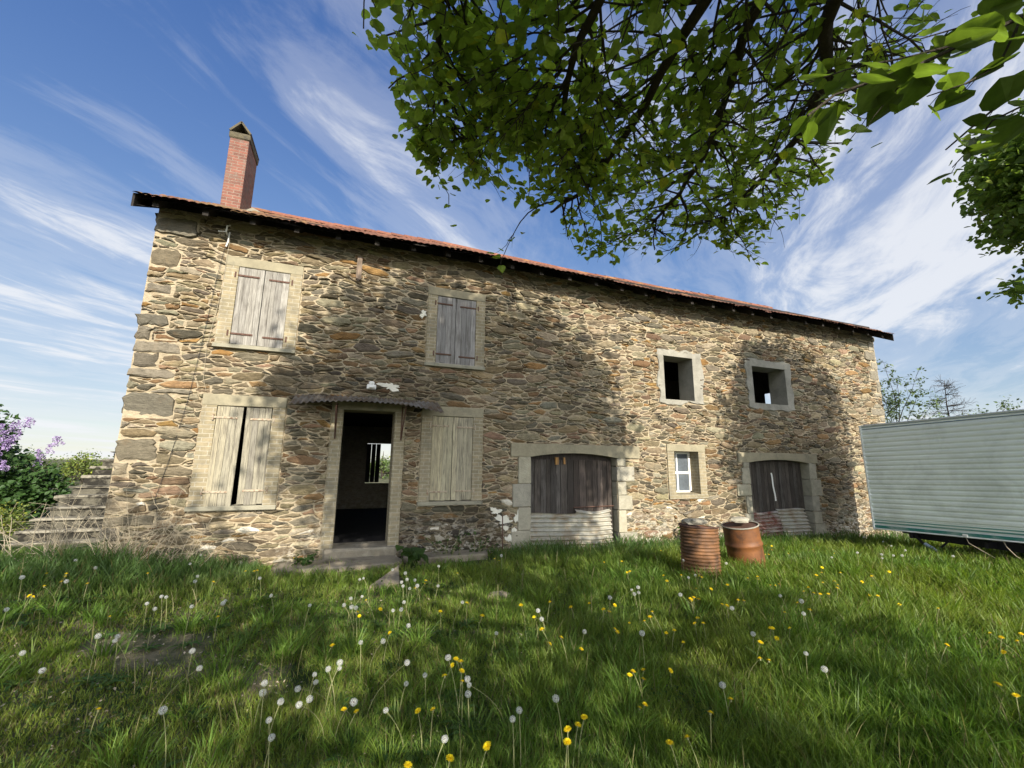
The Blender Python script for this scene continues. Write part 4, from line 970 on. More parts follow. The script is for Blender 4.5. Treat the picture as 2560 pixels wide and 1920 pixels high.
for bi, B in enumerate(BOUGHS):
    B = [np.array(b) for b in B]; n = len(B)
    # smooth the polyline
    S_ = []
    for i in range(n-1):
        p0, p1, p2, p3 = B[max(i-1, 0)], B[i], B[i+1], B[min(i+2, n-1)]
        for t in np.linspace(0, 1, 5)[:-1]:
            S_.append(.5*((2*p1)+(-p0+p2)*t+(2*p0-5*p1+4*p2-p3)*t*t+(-p0+3*p1-3*p2+p3)*t**3)+rg.normal(0, .008, 3))
    S_.append(B[-1]); m_ = len(S_)
    mbb.tube(S_, [BR[bi]*(1-.86*(i/(m_-1))**.8)+.004 for i in range(m_)], 8)
    for i in range(int(m_*.30), m_):
        for q in range(3 if S_[i][1] > .3 else 2):
            d = S_[min(i+1, m_-1)]-S_[i-1]; d /= np.linalg.norm(d); sd = rg.choice([-1, 1]); ang = sd*rg.uniform(.45, 1.25)
            dd = np.array([d[0]*math.cos(ang)-d[1]*math.sin(ang), d[0]*math.sin(ang)+d[1]*math.cos(ang), d[2]+rg.normal(.02, .16)])
            L = rg.uniform(.5, 1.25)*(1.0 if i < m_*.8 else .65); w = wander(S_[i], dd, L, 7, rg, .13, .008)
            kk = 1
            while kk < 8 and inside(w[kk][0], w[kk][1], CAN): kk += 1
            if kk > 1: tw.tube(w[:kk], [.011*(1-.7*k/7) for k in range(kk)], 5, caps=False)
            for k in range(1, kk):
                if rg.random() < .95:
                    a2 = rg.uniform(-1.3, 1.3); e = w[k]-w[k-1]; e /= np.linalg.norm(e)
                    twig(w[k], (e[0]*math.cos(a2)-e[1]*math.sin(a2), e[0]*math.sin(a2)+e[1]*math.cos(a2), e[2]+rg.normal(-.05, .22)), rg.uniform(.2, .45), rg.integers(5, 9), .004)
LP = np.array(LP); LD = np.array(LD)
print('canopy leaves', len(LP))
# denser on the left, open gaps on the right
keep = rg.random(len(LP)) < np.clip(.84-.26*np.clip(LP[:, 0]-.7, 0, 1.5)-.16*np.clip(2.4-LP[:, 1], 0, 2)+.38*fnoise(LP[:, 0], LP[:, 1], 3.0, 1), 0, 1); LP, LD = LP[keep], LD[keep]
parts = [leaf_cloud(LP, .074, rg, LG, (0, -.15, 1), .42, 'heart', .35, .3, LD, .06)]
# extra leafy layers filling the crown to the left and above
cp = []
while len(cp) < 165:
    x, y = rg.uniform(-.6, 4.9), rg.uniform(.8, 4.5)
    if inside(x, y, CAN) and (x < 1.6 or rg.random() < .28): cp.append((x, y, 4.5+rg.uniform(-.08, .3)))
for c in cp:
    w = wander(c, (rg.normal(0, .5), rg.uniform(.2, 1), rg.normal(0, .2)), .5, 4, rg, .2, .05); w = [q for q in w if inside(q[0], q[1], CAN)]
    if len(w) < 2: continue
    tw.tube(w, .004, 4, caps=False); q = np.array([w[rg.integers(0, len(w))]+rg.normal(0, .07, 3)*np.array([1, 1, .8]) for _ in range(14)])
    parts.append(leaf_cloud(q, .070, rg, LG, (0, -.15, 1), .45, 'heart', .35, .3, None, .06))
# upper crown, standing behind the viewer; a rounded dome of leafy clumps
def dome(cx, cy, z0, z1, rx, ry, nclump, nleaf, size, rg, col=LG, cut=None, shell=.55, sig=.26):
    out = []; cl = []; tries = 0
    while len(cl) < nclump and tries < nclump*30:
        tries += 1; v = rg.normal(0, 1, 3); v /= np.linalg.norm(v); rr = rg.uniform(shell, 1)
        p = np.array([cx+v[0]*rr*rx, cy+v[1]*rr*ry, (z0+z1)/2+v[2]*rr*(z1-z0)/2])
        if p[2] < z0+.3 and rg.random() < .5: continue
        if cut is None or cut(p): cl.append(p)
    cl = np.array(cl); P = np.repeat(cl, nleaf, 0)+rg.normal(0, sig, (len(cl)*nleaf, 3))*np.array([1, 1, .75])
    return leaf_cloud(P, size, rg, col, (0, 0, 1), .75, 'heart' if size < .1 else 'simple', .3, .3, None, .04), cl
LEFT_OPEN = lambda p: not (p[1] > .0 and p[2] < 5.4 and p[0] < -.4)
q, cl_a = dome(2.2, -3.2, 5.3, 10.9, 3.6, 2.6, 820, 42, .20, rg, shell=.3); parts.append(q)
q, cl_b = dome(2.3, -3.2, 1.9, 6.6, 3.4, 2.4, 120, 42, .17, rg); parts.append(q); cl_a = np.concatenate([cl_a, cl_b])
V, F_, C = merge(parts); crown = mesh_obj('crown', V, F_, M['leaf'], lin, C)
mbb.build('bough', M['bark'], crown, True); tw.build('twigs', M['bark'], crown)
mb = MB()
for p in cl_a[::9]:
    mb.tube([(2.2+(p[0]-2.2)*.15, -3.2+(p[1]+3.2)*.15, 3.2+(p[2]-3.2)*.45), tuple(p*.55+np.array([2.2, -3.2, p[2]])*.45-np.array([0, 0, .3])), tuple(p)], [.06, .03, .008], 5)
mb.build('limb', M['bark'], crown)
# a low bough reaching past the viewer's right shoulder, its leaves close by
near = MB(); NL = []; ND = []
def near_branch(pts, r0, every, side=.09):
    pts = [np.array(p) for p in pts]; near.tube(pts, [r0*(1-.6*i/(len(pts)-1)) for i in range(len(pts))], 6)
    for a, b in zip(pts, pts[1:]):
        L = np.linalg.norm(b-a); n = max(1, int(L/every)); d = (b-a)/L
        for k in range(n):
            p = a+(b-a)*(k+rg.random())/n; s = rg.choice([-1, 1]); o = np.array([-d[1]*s, d[0]*s, 0])*.7+d*.4+np.array([0, 0, -.35]); o /= np.linalg.norm(o)
            st_ = p+o*rg.uniform(.02, .05); near.tube([p, st_], .0012, 4, caps=False); NL.append(st_); ND.append(o)
near_branch([(2.35, -.9, 3.45), (2.1, .0, 3.15), (1.76, .44, 2.93), (1.62, .51, 2.86), (1.49, .57, 2.79), (1.36, .62, 2.735), (1.25, .67, 2.69), (1.17, .70, 2.62)], .008, .034)
near_branch([(1.76, .44, 2.93), (1.72, .49, 2.80), (1.62, .53, 2.735), (1.52, .58, 2.70)], .004, .04)
near_branch([(1.49, .57, 2.79), (1.43, .62, 2.71), (1.38, .65, 2.64)], .003, .035)
near_branch([(2.35, -.5, 3.3), (2.1, .38, 2.93), (1.93, .53, 2.82), (1.84, .60, 2.73), (1.78, .66, 2.66)], .006, .045)
near_branch([(2.2, -.3, 3.45), (1.95, .42, 3.08), (1.75, .52, 3.0), (1.6, .6, 2.96)], .005, .035)
near_branch([(2.1, .38, 2.93), (2.0, .52, 2.80), (1.89, .58, 2.74), (1.84, .62, 2.66), (1.80, .66, 2.60)], .004, .036)
near_branch([(1.62, .51, 2.86), (1.52, .60, 2.86), (1.40, .70, 2.87), (1.3, .8, 2.86)], .004, .04)
NL = np.array(NL); ND = np.array(ND)
V, F_, C = leaf_cloud(NL, .088, rg, (.10, .155, .030), (.1, -.25, 1), .38, 'heart', .5, .22, ND)
nb_ = mesh_obj('hanging_spray', V, F_, M['leaf'], lin, C); near.build('spray_twig', M['bark'], nb_)

# --- second linden, right of frame, its crown edge in view
lin2 = world_root('linden_tree', 'second linden with its dense crown edge at the right border', 'tree', (10.6, -.6, 0))
rg = np.random.default_rng(21)
mb = MB(); mb.tube([(10.6, -.6, -.3), (10.6, -.6, 1.0), (10.65, -.5, 3), (10.7, -.2, 5), (10.8, .1, 7)], [.34, .28, .24, .15, .05], 10); mb.build('trunk', M['bark'], lin2, True)
q1, c1 = dome(10.9, .9, 3.2, 8.45, 2.35, 2.5, 900, 40, .085, rg, (.12, .195, .04), lambda p: p[2] > 4.3 or p[1] < .9, .45, .17)
q2, c2 = dome(9.15, 2.75, 3.95, 4.55, .35, .35, 6, 22, .095, rg, (.16, .24, .06), None, .3, .12)
q4, c4 = dome(10.15, 2.75, 5.0, 7.5, .95, .8, 170, 44, .095, rg, (.16, .24, .06), None, .3, .15)
V, F_, C = merge([q1, q2, q4]); cr2 = mesh_obj('crown', V, F_, M['leaf'], lin2, C)
mb = MB()
for p in list(c1[::7])+list(c2[::2]):
    mb.tube([(10.7+(p[0]-10.7)*.1, -.1+(p[1]+.1)*.1, 4.0+(p[2]-4.0)*.2), tuple(p*.5+np.array([10.7, -.1, p[2]])*.5-np.array([0, 0, .25])), tuple(p)], [.05, .022, .006], 5)
mb.build('limb', M['bark'], cr2)

# --- third linden of the row, behind the viewer's left shoulder; only its shade falls into view
rg = np.random.default_rng(25)
lin3 = world_root('linden_tree', 'third linden behind the viewer whose loose shade falls on the left lawn', 'tree', (-3.6, -4.2, 0))
mb = MB(); mb.tube([(-3.6, -4.2, -.2), (-3.6, -4.2, 1.5), (-3.6, -4.1, 3.2), (-3.6, -4.1, 5.6)], [.3, .24, .16, .04], 10); mb.build('trunk', M['bark'], lin3, True)
q3, c3 = dome(-3.4, -4.2, 1.2, 7.5, 3.3, 1.6, 170, 40, .17, rg); mesh_obj('crown', *q3[:2], M['leaf'], lin3, q3[2])

# --- trees beyond the house
def tree(name, label, x, y, z0, h, blobs, size, nleaf, col, seed, tr=.12, group=None, spray=None, mat='leaf_far'):
    rg = np.random.default_rng(seed); t = world_root(name, label, 'tree', (x, y, z0), group)
    mb = MB(); mb.tube([(x, y, z0-.3), (x+.05, y, z0+h*.3), (x-.03, y, z0+h*.6), (x, y, z0+h*.9)], [tr, tr*.8, tr*.5, tr*.12], 8); tk = mb.build('trunk', M['bark'], t, True)
    ps = []; lm = MB()
    for (bx, by, bz, r, n) in blobs:
        v = rg.normal(0, 1, (n, 3)); v /= np.linalg.norm(v, axis=1, keepdims=True); c = np.array([x+bx, y+by, z0+bz])+v*(rg.random((n, 1))**.45)*np.array([r, r, r*.85])
        P = np.repeat(c, nleaf, 0)+rg.normal(0, .16*max(1, r*.5), (n*nleaf, 3)); ps.append(leaf_cloud(P, size, rg, col, (0, -.2, 1), .8, 'simple', .2, .35, None, .08))
        for p in c[::4]: lm.tube([(x, y, z0+bz*.55), tuple((p+np.array([x, y, z0+bz*.7]))/2), tuple(p)], [tr*.35, tr*.18, .008], 4, caps=False)
    V, F_, C = merge(ps); cr = mesh_obj('crown', V, F_, M[mat], t, C); lm.build('limb', M['bark'], cr); return t
# young tree with upright sprays right behind the house corner
rg = np.random.default_rng(31)
ty_ = world_root('young_tree', 'young open leafy tree rising behind the right corner of the house', 'tree', (22.3, 11.6, -.4))
lm = MB(); lm.tube([(22.3, 11.6, -.6), (22.3, 11.6, 1.5), (22.2, 11.65, 2.6)], [.10, .08, .06], 8); lm.build('trunk', M['bark'], ty_, True)
lm = MB(); LPs = []
for i in range(19):
    a = rg.uniform(-1.25, 1.0); w = wander((22.2, 11.65, rg.uniform(1.6, 3.2)), (rg.normal(0, .25), -math.sin(a)*.85, 1.0-.28*abs(a)), rg.uniform(1.6, 4.3)*(1-.18*abs(a)), 9, rg, .07)
    if w[-1][2] > 6.9: continue
    lm.tube(w, [.024*(1-.8*k/9) for k in range(10)], 5, caps=False)
    for k in range(5, 10):
        for _ in range(4):
            e = w[k]+rg.normal(0, .16, 3); lm.tube([w[k], e], .005, 3, caps=False); LPs += [e+rg.normal(0, .06, 3) for _ in range(8)]
V, F_, C = leaf_cloud(np.array(LPs), .13, rg, (.085, .125, .045), (0, -.3, 1), .7, 'simple', .2, .3)
cr = mesh_obj('crown', V, F_, M['leaf_far'], ty_, C); lm.build('limb', M['bark'], cr)
# low leafy bough + bare tree seen above the caravan roof
tree('small_tree', 'low leafy tree top showing just over the caravan roof', 26.5, 11.0, -.4, 5.2, [(-1.2, -.2, 4.0, .6, 14), (.4, -.6, 4.2, .5, 12), (.9, -1.2, 4.6, .45, 10), (-2.6, .3, 3.7, .5, 8)], .14, 12, (.085, .125, .045), 41, .09)
rg = np.random.default_rng(43)
bt = world_root('bare_tree', 'bare leafless tree top behind the caravan roof', 'tree', (26.0, 11.3, -.4)); mb = MB()
mb.tube([(26, 11.3, -.6), (26, 11.25, 2.5), (26.02, 11.3, 4.5), (26.0, 11.22, 5.7)], [.06, .045, .025, .008], 7); mb.build('trunk', M['bark'], bt, True); mb = MB()
for i in range(34):
    z = rg.uniform(3.4, 5.8); s = rg.choice([-1, 1]); w = wander((26, 11.27, z), (rg.normal(0, .4), s, rg.normal(.12, .18)), rg.uniform(.3, 1.0)*(6.2-z)/1.8, 6, rg, .12)
    mb.tube(w, [.016*(1-.8*k/6) for k in range(7)], 4, caps=False)
    for k in range(1, 7):
        for _ in range(2): mb.tube(wander(w[k], rg.normal(0, 1, 3)+np.array([0, s*.6, .2]), .28, 3, rg, .2), .0045, 3, caps=False)
mb.build('bare_branches', M['bark'], bt)
# far trees on the left and those seen through the house
tree('far_tree', 'light green round tree far off between the lilac and the stairs', -13.4, 30, .3, 1.5, [(0, 0, .9, .85, 60), (.7, 0, .8, .6, 30), (-.7, 0, .5, .6, 30), (-.2, .1, 1.25, .45, 22)], .13, 14, (.13, .17, .035), 51, .1, 'far trees beyond the house')
tree('far_tree', 'darker green tree low on the horizon behind the lilac', -17.5, 33, .3, 1.4, [(0, 0, 1.0, 1.0, 60), (1.4, 0, .8, .8, 40), (2.4, 0, .5, .6, 26)], .15, 14, (.075, .12, .03), 52, .1, 'far trees beyond the house')
tree('far_tree', 'leafy tree seen through the back window of the open doorway', 3.2, 46, 0, 3.0, [(0, 0, 1.1, 1.4, 90), (-1.5, 0, .9, 1.1, 60), (1.6, 0, .8, 1.0, 60)], .22, 12, (.10, .15, .04), 53, .14, 'far trees beyond the house')
tree('far_tree', 'leafy tree glimpsed through the open upper window', 24.5, 17.6, -.4, 6.6, [(0, 0, 5.2, 1.0, 40), (-.3, .3, 6.0, .6, 20)], .14, 12, (.085, .125, .045), 54, .1, 'far trees beyond the house')

# --- lilac
rg = np.random.default_rng(61)
LX, LY = -7.15, 12.8
li = world_root('lilac_bush', 'dark green lilac bush with purple flower heads left of the stairs', 'bush', (LX, LY, .25))
ps = []; BL = [(-.25, 0, 1.25, .75, 130), (-.5, .1, 2.0, .55, 80), (.55, -.1, .85, .62, 110), (-.1, -.2, .55, .75, 100), (.35, -.2, .42, .7, 90), (-.7, 0, 2.4, .3, 30), (.95, -.1, .75, .3, 30), (-.9, -.1, .9, .7, 90)]
st = MB()
for (bx, by, bz, r, n) in BL:
    v = rg.normal(0, 1, (n, 3)); v /= np.linalg.norm(v, axis=1, keepdims=True); c = np.array([LX+bx, LY+by, .2+bz])+v*(rg.random((n, 1))**.4)*r
    c = c[c[:, 2] > .15]; P = np.repeat(c, 12, 0)+rg.normal(0, .085, (len(c)*12, 3)); ps.append(leaf_cloud(P, .085, rg, (.040, .085, .020), (0, -.45, 1), .6, 'heart', .3, .3))
    for p in c[::12]: st.tube([(LX+bx*.2, LY, .1), tuple((p+np.array([LX, LY, .6]))/2), tuple(p)], [.02, .012, .004], 4, caps=False)
V, F_, C = merge(ps); mesh_obj('foliage', V, F_, M['leaf_far'], li, C); st.build('stems', M['bark'], li)
LH = [(-7.48, 12.2, 2.56), (-7.32, 12.2, 2.50), (-7.20, 12.25, 2.44), (-7.38, 12.2, 2.36), (-6.72, 12.3, 2.20), (-6.60, 12.3, 2.28), (-6.86, 12.3, 2.0), (-6.75, 12.25, 1.9), (-7.05, 12.2, 1.72), (-6.92, 12.15, 1.66), (-6.80, 12.2, 1.78), (-6.72, 12.1, 1.36), (-6.84, 12.1, 1.33), (-6.95, 12.1, 1.38), (-6.15, 12.5, 1.88), (-6.05, 12.5, 1.92), (-6.22, 12.5, 1.72), (-6.33, 12.5, 1.62), (-6.38, 12.5, 1.45), (-6.95, 12.2, 2.12), (-7.25, 12.2, 1.7)]
LH += [(a+rg.normal(0, .10), b-.05, c+rg.normal(0, .10)) for a, b, c in LH[:13]]+[(rg.uniform(-7.6, -6.9), 12.1, rg.uniform(1.2, 2.3)) for _ in range(9)]
for i, p in enumerate(LH):
    n = 90; t = rg.random(n); r = .065*(1-t*.8); a = rg.uniform(0, 6.28, n); ax_ = np.array([rg.normal(0, .25), -.2, 1.0]); ax_ /= np.linalg.norm(ax_)
    P = np.array(p)+t[:, None]*.21*ax_+np.stack([r*np.cos(a), r*np.sin(a), 0*a], 1)
    V, F_, C = leaf_cloud(P, .042, rg, (.40, .30, .50), (0, -.3, 1), .9, 'simple', 0, .25); mesh_obj('flower_head', V, F_, M['lilac'], li, C)
# low yellow-green shrub in front of the lilac
rg = np.random.default_rng(63)
sh = world_root('green_shrub', 'low yellow green shrub between the lilac and the lowest steps', 'shrub', (-6.1, 11.2, .2)); ps = []; st = MB()
for (bx, by, bz, r, n) in [(0, 0, .25, .42, 70), (-.5, .1, .32, .4, 60), (.3, -.2, .15, .25, 30)]:
    v = rg.normal(0, 1, (n, 3)); c = np.array([-6.1+bx, 11.2+by, .2+bz])+v/np.linalg.norm(v, axis=1, keepdims=True)*(rg.random((n, 1))**.4)*r
    P = np.repeat(c, 12, 0)+rg.normal(0, .06, (n*12, 3)); ps.append(leaf_cloud(P, .055, rg, (.12, .155, .03), (0, -.3, 1), .7, 'simple', .1, .35, None, .15))
    for p in c[::9]: st.tube([(-6.1, 11.2, .1), tuple(p)], [.008, .003], 4, caps=False)
V, F_, C = merge(ps); mesh_obj('foliage', V, F_, M['leaf_far'], sh, C); st.build('stems', M['straw'], sh)

# --- dry weed stems against the left corner
def dry_weed(x, y, n, h, seed, label, lean=0.0):
    r = np.random.default_rng(seed); mb = MB(); z = G(x, y)
    for i in range(n):
        p = (x+r.normal(0, .16), y+r.normal(0, .08), z); a = r.normal(lean, .5)
        w = wander(p, (math.sin(a), r.normal(0, .15), math.cos(a)*.9), r.uniform(.5, 1)*h, 8, r, .07, .015); mb.tube(w, [.0062*(1-.7*k/8) for k in range(9)], 5, caps=False)
        for k in range(2, 9):
            if r.random() < .6: mb.tube(wander(w[k], (w[k]-w[k-1])*6+r.normal(0, .8, 3)*np.array([1, .4, .6]), r.uniform(.1, .35), 4, r, .12), .0022, 3, caps=False)
    tag(mb.build('dry_weed', M['straw']), label, 'weed', 'dry weed stems at the wall foot')
dry_weed(-3.55, 7.75, 20, 1.0, 1, 'tangle of dry stems before the lowest stair steps', -.2)
dry_weed(-2.75, 7.6, 26, 1.15, 2, 'tallest clump of dry pale stems at the house corner', .1)
dry_weed(-2.25, 7.62, 16, .75, 3, 'short dry stems under the left lower shutters', .5)
dry_weed(-4.3, 8.2, 8, .8, 4, 'sparse dry stalks at the left edge of the picture', .0)
# --- leafy weeds along the wall
def leafy(x, y, h, n, seed, label, name, col=(.055, .105, .03), size=.09, nst=6):
    r = np.random.default_rng(seed); z = G(x, y); t = empty(name, label, 'weed', (x, y, z), 'leafy weeds along the wall foot'); st = MB(); P = []; D = []
    for i in range(nst):
        w = wander((r.normal(0, .05), r.normal(0, .04), 0), (r.normal(0, .45), r.normal(-.15, .3), 1), h*r.uniform(.55, 1), 6, r, .08, .02); st.tube(w, [.006*(1-.6*k/6) for k in range(7)], 5, caps=False)
        for _ in range(n): k = r.integers(1, 7); P.append(w[k]+r.normal(0, .012, 3)); a = r.uniform(0, 6.28); D.append((math.cos(a), math.sin(a), .35))
    st.build('stem', M['stalk'], t); V, F_, C = leaf_cloud(np.array(P), size, r, col, (0, -.2, 1), .4, 'heart', .0, .25, np.array(D)); mesh_obj('foliage', V, F_, M['leaf'], t, C)
leafy(-.52, 7.55, .34, 16, 1, 'small bushy nettle left of the doorway', 'nettle_plant', (.05, .10, .03), .06, 7)
leafy(1.15, 7.3, .50, 5, 2, 'tall dock with broad leaves right of the doorway', 'dock_plant', (.06, .11, .03), .16, 4)
leafy(1.75, 7.6, .62, 10, 3, 'thin leggy weed under the right shutters', 'wall_weed', (.06, .10, .035), .05, 8)
leafy(2.25, 7.7, .52, 10, 4, 'thin weed beside the rusty rod', 'wall_weed', (.06, .10, .035), .05, 8)
leafy(7.05, 7.7, .45, 22, 5, 'bright nettle against the sunlit wall behind the ribbed drum', 'nettle_plant', (.08, .16, .03), .07, 9)
leafy(-5.0, 9.1, .30, 16, 6, 'low green plant on the bottom stair step', 'wall_weed', (.05, .09, .03), .07, 8)

# ------------------------------------------------------------------ meadow
def blades(n, rg, region, hfun, wfun, colfun, lean=.55):
    x0, x1, y0, y1 = region
    d = rg.random(n)
    return d
rg = np.random.default_rng(77)
cx_, cy_ = 0.0, 0.0
def sample(n):
    """more blades near the viewer, fewer far away, all inside the meadow that can be seen from around here"""
    a = rg.uniform(R(-36), R(82), n); u = rg.random(n); r0, r1 = 1.9, 16.0
    r = r0*(r1/r0)**(u**.92)
    return r*np.sin(a), r*np.cos(a), r
NB = 330000
bx, by, br = sample(NB)
bare = fnoise(bx, by, 1.25, 4)+.35*fnoise(bx, by, 3.9, 6)       # worn patches on the left, lush on the right
leftness = np.clip((2.3-bx+.25*(by-4))/3.5, 0, 1)*np.clip((6.9-by)/1.5, 0, 1)
ok = (by < 8.6) & ~((by > 7.86) & (bx > XL-.05) & (bx < XR+.05))
ok &= ~((bx > -1.0) & (bx < 2.45) & (by > 7.12+.10*np.sin(bx*5)) & (rg.random(NB) > .12))
ok &= ~((np.hypot(bx-5.10, by-5.38) < .30) | (np.hypot(bx-6.47, by-5.74) < .30))
ok &= ~((bx > .36) & (bx < .82) & (by > 6.12) & (by < 6.92) & (by-6.12 < (bx-.30)*1.9))
ok &= ~((leftness > .25) & (bare > .58) & (rg.random(NB) < .9*leftness))
ok &= ~((bx > 11.2) & (bx < 13.1) & (by > 1.4) & (by < 6.2) & (rg.random(NB) < .5))
bx, by, br, bare, leftness = (v[ok] for v in (bx, by, br, bare, leftness)); n = len(bx)
tuft = np.clip(.5+.7*fnoise(bx, by, 3.1, 2)+.4*fnoise(bx, by, 7.3, 8), 0, 1.4)
h = (.075+.105*tuft)*(1-.50*leftness)+.065*np.clip((bx-1.5)/4, 0, 1)
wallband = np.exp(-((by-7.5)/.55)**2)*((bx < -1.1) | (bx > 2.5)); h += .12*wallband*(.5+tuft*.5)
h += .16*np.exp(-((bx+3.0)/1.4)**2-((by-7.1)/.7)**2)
h *= rg.uniform(.45, 1.25, n); h *= np.where((bx > 11) & (by < 6.3), .8, 1)
wd = np.clip(.0034*br/2.6, .0032, .016)*rg.uniform(.7, 1.4, n)
az = rg.uniform(0, 2*np.pi, n); wind = np.clip((bx-1)/4, 0, 1)*.55
dx = np.cos(az)*rg.uniform(.15, .75, n)+wind*.5*np.sin(1.3*by+bx*.8)-.25*wind; dy = np.sin(az)*rg.uniform(.15, .75, n)-.2*wind
base = np.stack([bx, by, gz(bx, by)-.01], 1); L = h
facing = rg.uniform(0, np.pi, n); sx_, sy_ = np.cos(facing)*wd, np.sin(facing)*wd
V = np.empty((n, 7, 3))
for k, (t, w) in enumerate(((0, 1), (.42, .92), (.78, .60))):
    off = np.stack([dx*L*t**1.9, dy*L*t**1.9, L*(t-.18*t*t*(dx*dx+dy*dy))], 1)
    V[:, 2*k] = base+off+np.stack([sx_*w, sy_*w, 0*sx_], 1)*.5; V[:, 2*k+1] = base+off-np.stack([sx_*w, sy_*w, 0*sx_], 1)*.5
V[:, 6] = base+np.stack([dx*L, dy*L, L*(1-.22*(dx*dx+dy*dy))], 1)
mixn = np.clip(.5+.18*leftness+.55*fnoise(bx, by, 1.6, 9)+rg.normal(0, .22, n), 0, 1)[:, None]
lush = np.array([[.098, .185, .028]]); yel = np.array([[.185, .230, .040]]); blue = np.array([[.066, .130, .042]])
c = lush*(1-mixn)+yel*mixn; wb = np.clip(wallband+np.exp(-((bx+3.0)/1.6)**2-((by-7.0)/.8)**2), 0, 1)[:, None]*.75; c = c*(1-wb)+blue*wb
dry = (rg.random(n) < .05+.14*leftness)[:, None]; c = np.where(dry, np.array([[.20, .165, .075]])*rg.uniform(.6, 1.2, (n, 1)), c)*rg.uniform(.72, 1.3, (n, 1))
# coarse tufts standing out of the turf, and bare flower stalks
tx, ty2, tr_ = sample(520); okt = (ty2 < 7.0) & ~((tx > -1) & (tx < 2.45) & (ty2 > 6.9)) & ~((tx > 10.8) & (ty2 < 6.4)); tx, ty2, tr_ = tx[okt], ty2[okt], tr_[okt]
m2 = 46; nt = len(tx)*m2; ox, oy = np.repeat(tx, m2)+rg.normal(0, .045, nt), np.repeat(ty2, m2)+rg.normal(0, .045, nt); rr_ = np.repeat(tr_, m2)
hh = np.repeat(rg.uniform(.12, .25, len(tx)), m2)*rg.uniform(.6, 1.2, nt)*np.where(ox < 1.5, .85, 1.1); ang = np.arctan2(oy-np.repeat(ty2, m2), ox-np.repeat(tx, m2))+rg.normal(0, .4, nt); ln = rg.uniform(.25, 1.0, nt)
ns = 420; sx2, sy2, sr2 = sample(ns); oks = (sy2 < 7.2) & (sx2 < 5); sx2, sy2, sr2 = sx2[oks], sy2[oks], sr2[oks]; ns = len(sx2)
AX = np.concatenate([ox, sx2]); AY = np.concatenate([oy, sy2]); AR = np.concatenate([rr_, sr2]); AH = np.concatenate([hh, rg.uniform(.16, .34, ns)])
ADX = np.concatenate([np.cos(ang)*ln, rg.normal(0, .16, ns)]); ADY = np.concatenate([np.sin(ang)*ln, rg.normal(0, .16, ns)]); AW = np.clip(.0042*AR/2.6, .004, .016)*np.concatenate([rg.uniform(.7, 1.3, nt), np.full(ns, .8)])
fa = rg.uniform(0, np.pi, len(AX)); ux, uy = np.cos(fa)*AW*.5, np.sin(fa)*AW*.5; bb = np.stack([AX, AY, gz(AX, AY)-.01], 1); V2 = np.empty((len(AX), 7, 3))
top_w = np.concatenate([np.full(nt, .6), np.full(ns, 1.0)])
for k, t in enumerate((0, .42, .78)):
    off = np.stack([ADX*AH*t**1.9, ADY*AH*t**1.9, AH*(t-.18*t*t*(ADX**2+ADY**2))], 1); w = [1, .95, top_w][k]
    V2[:, 2*k] = bb+off+np.stack([ux*w, uy*w, 0*ux], 1); V2[:, 2*k+1] = bb+off-np.stack([ux*w, uy*w, 0*ux], 1)
V2[:, 6] = bb+np.stack([ADX*AH, ADY*AH, AH*(1-.22*(ADX**2+ADY**2))], 1)
tc = np.array([.11, .19, .03])*rg.uniform(.75, 1.35, (len(tx), 1))*np.where(rg.random((len(tx), 1)) < .3, np.array([[1.3, 1.1, 1.0]]), 1)
C2 = np.concatenate([np.repeat(tc, m2, 0)*rg.uniform(.75, 1.25, (nt, 1)), np.array([[.26, .235, .115]])*rg.uniform(.6, 1.2, (ns, 1))])
V = np.concatenate([V, V2]); c = np.concatenate([c, C2]); n = len(V)
i7 = np.arange(n)[:, None]*7
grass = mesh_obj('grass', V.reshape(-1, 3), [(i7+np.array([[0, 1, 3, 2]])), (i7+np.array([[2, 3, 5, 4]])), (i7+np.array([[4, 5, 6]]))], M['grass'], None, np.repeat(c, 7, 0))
tag(grass, kind='stuff')
# clover and other small leaves in the thin turf, with dry litter
n = 60000; x, y, r = sample(n); s = fnoise(x, y, 1.9, 12)+.5*fnoise(x, y, 5.0, 3)
ok = (y < 7.5) & (s > np.where(x > 3.2, .35, -.25)) & ~((x > -1) & (x < 2.45) & (y > 7.15)); x, y, r = x[ok], y[ok], r[ok]; n = len(x)
V, F_, C = leaf_cloud(np.stack([x, y, gz(x, y)+rg.uniform(.008, .065, n)], 1), np.clip(.020*r/3, .018, .05), rg, (.052, .098, .024), (0, 0, 1), .35, 'simple', 0, .35, None, .08)
tag(mesh_obj('clover', V, F_, M['leaf'], None, C), kind='stuff')
n = 8000; x, y, r = sample(n); ok = (y < 7.6) & (x < 3.5); x, y, r = x[ok], y[ok], r[ok]; n = len(x)
V, F_, C = leaf_cloud(np.stack([x, y, gz(x, y)+rg.uniform(.004, .03, n)], 1), np.clip(.020*r/3, .017, .05), rg, (.15, .12, .06), (0, 0, 1), .3, 'simple', 0, .4); V = V
tag(mesh_obj('dry_litter', V, F_, M['straw'], None, C), kind='stuff')

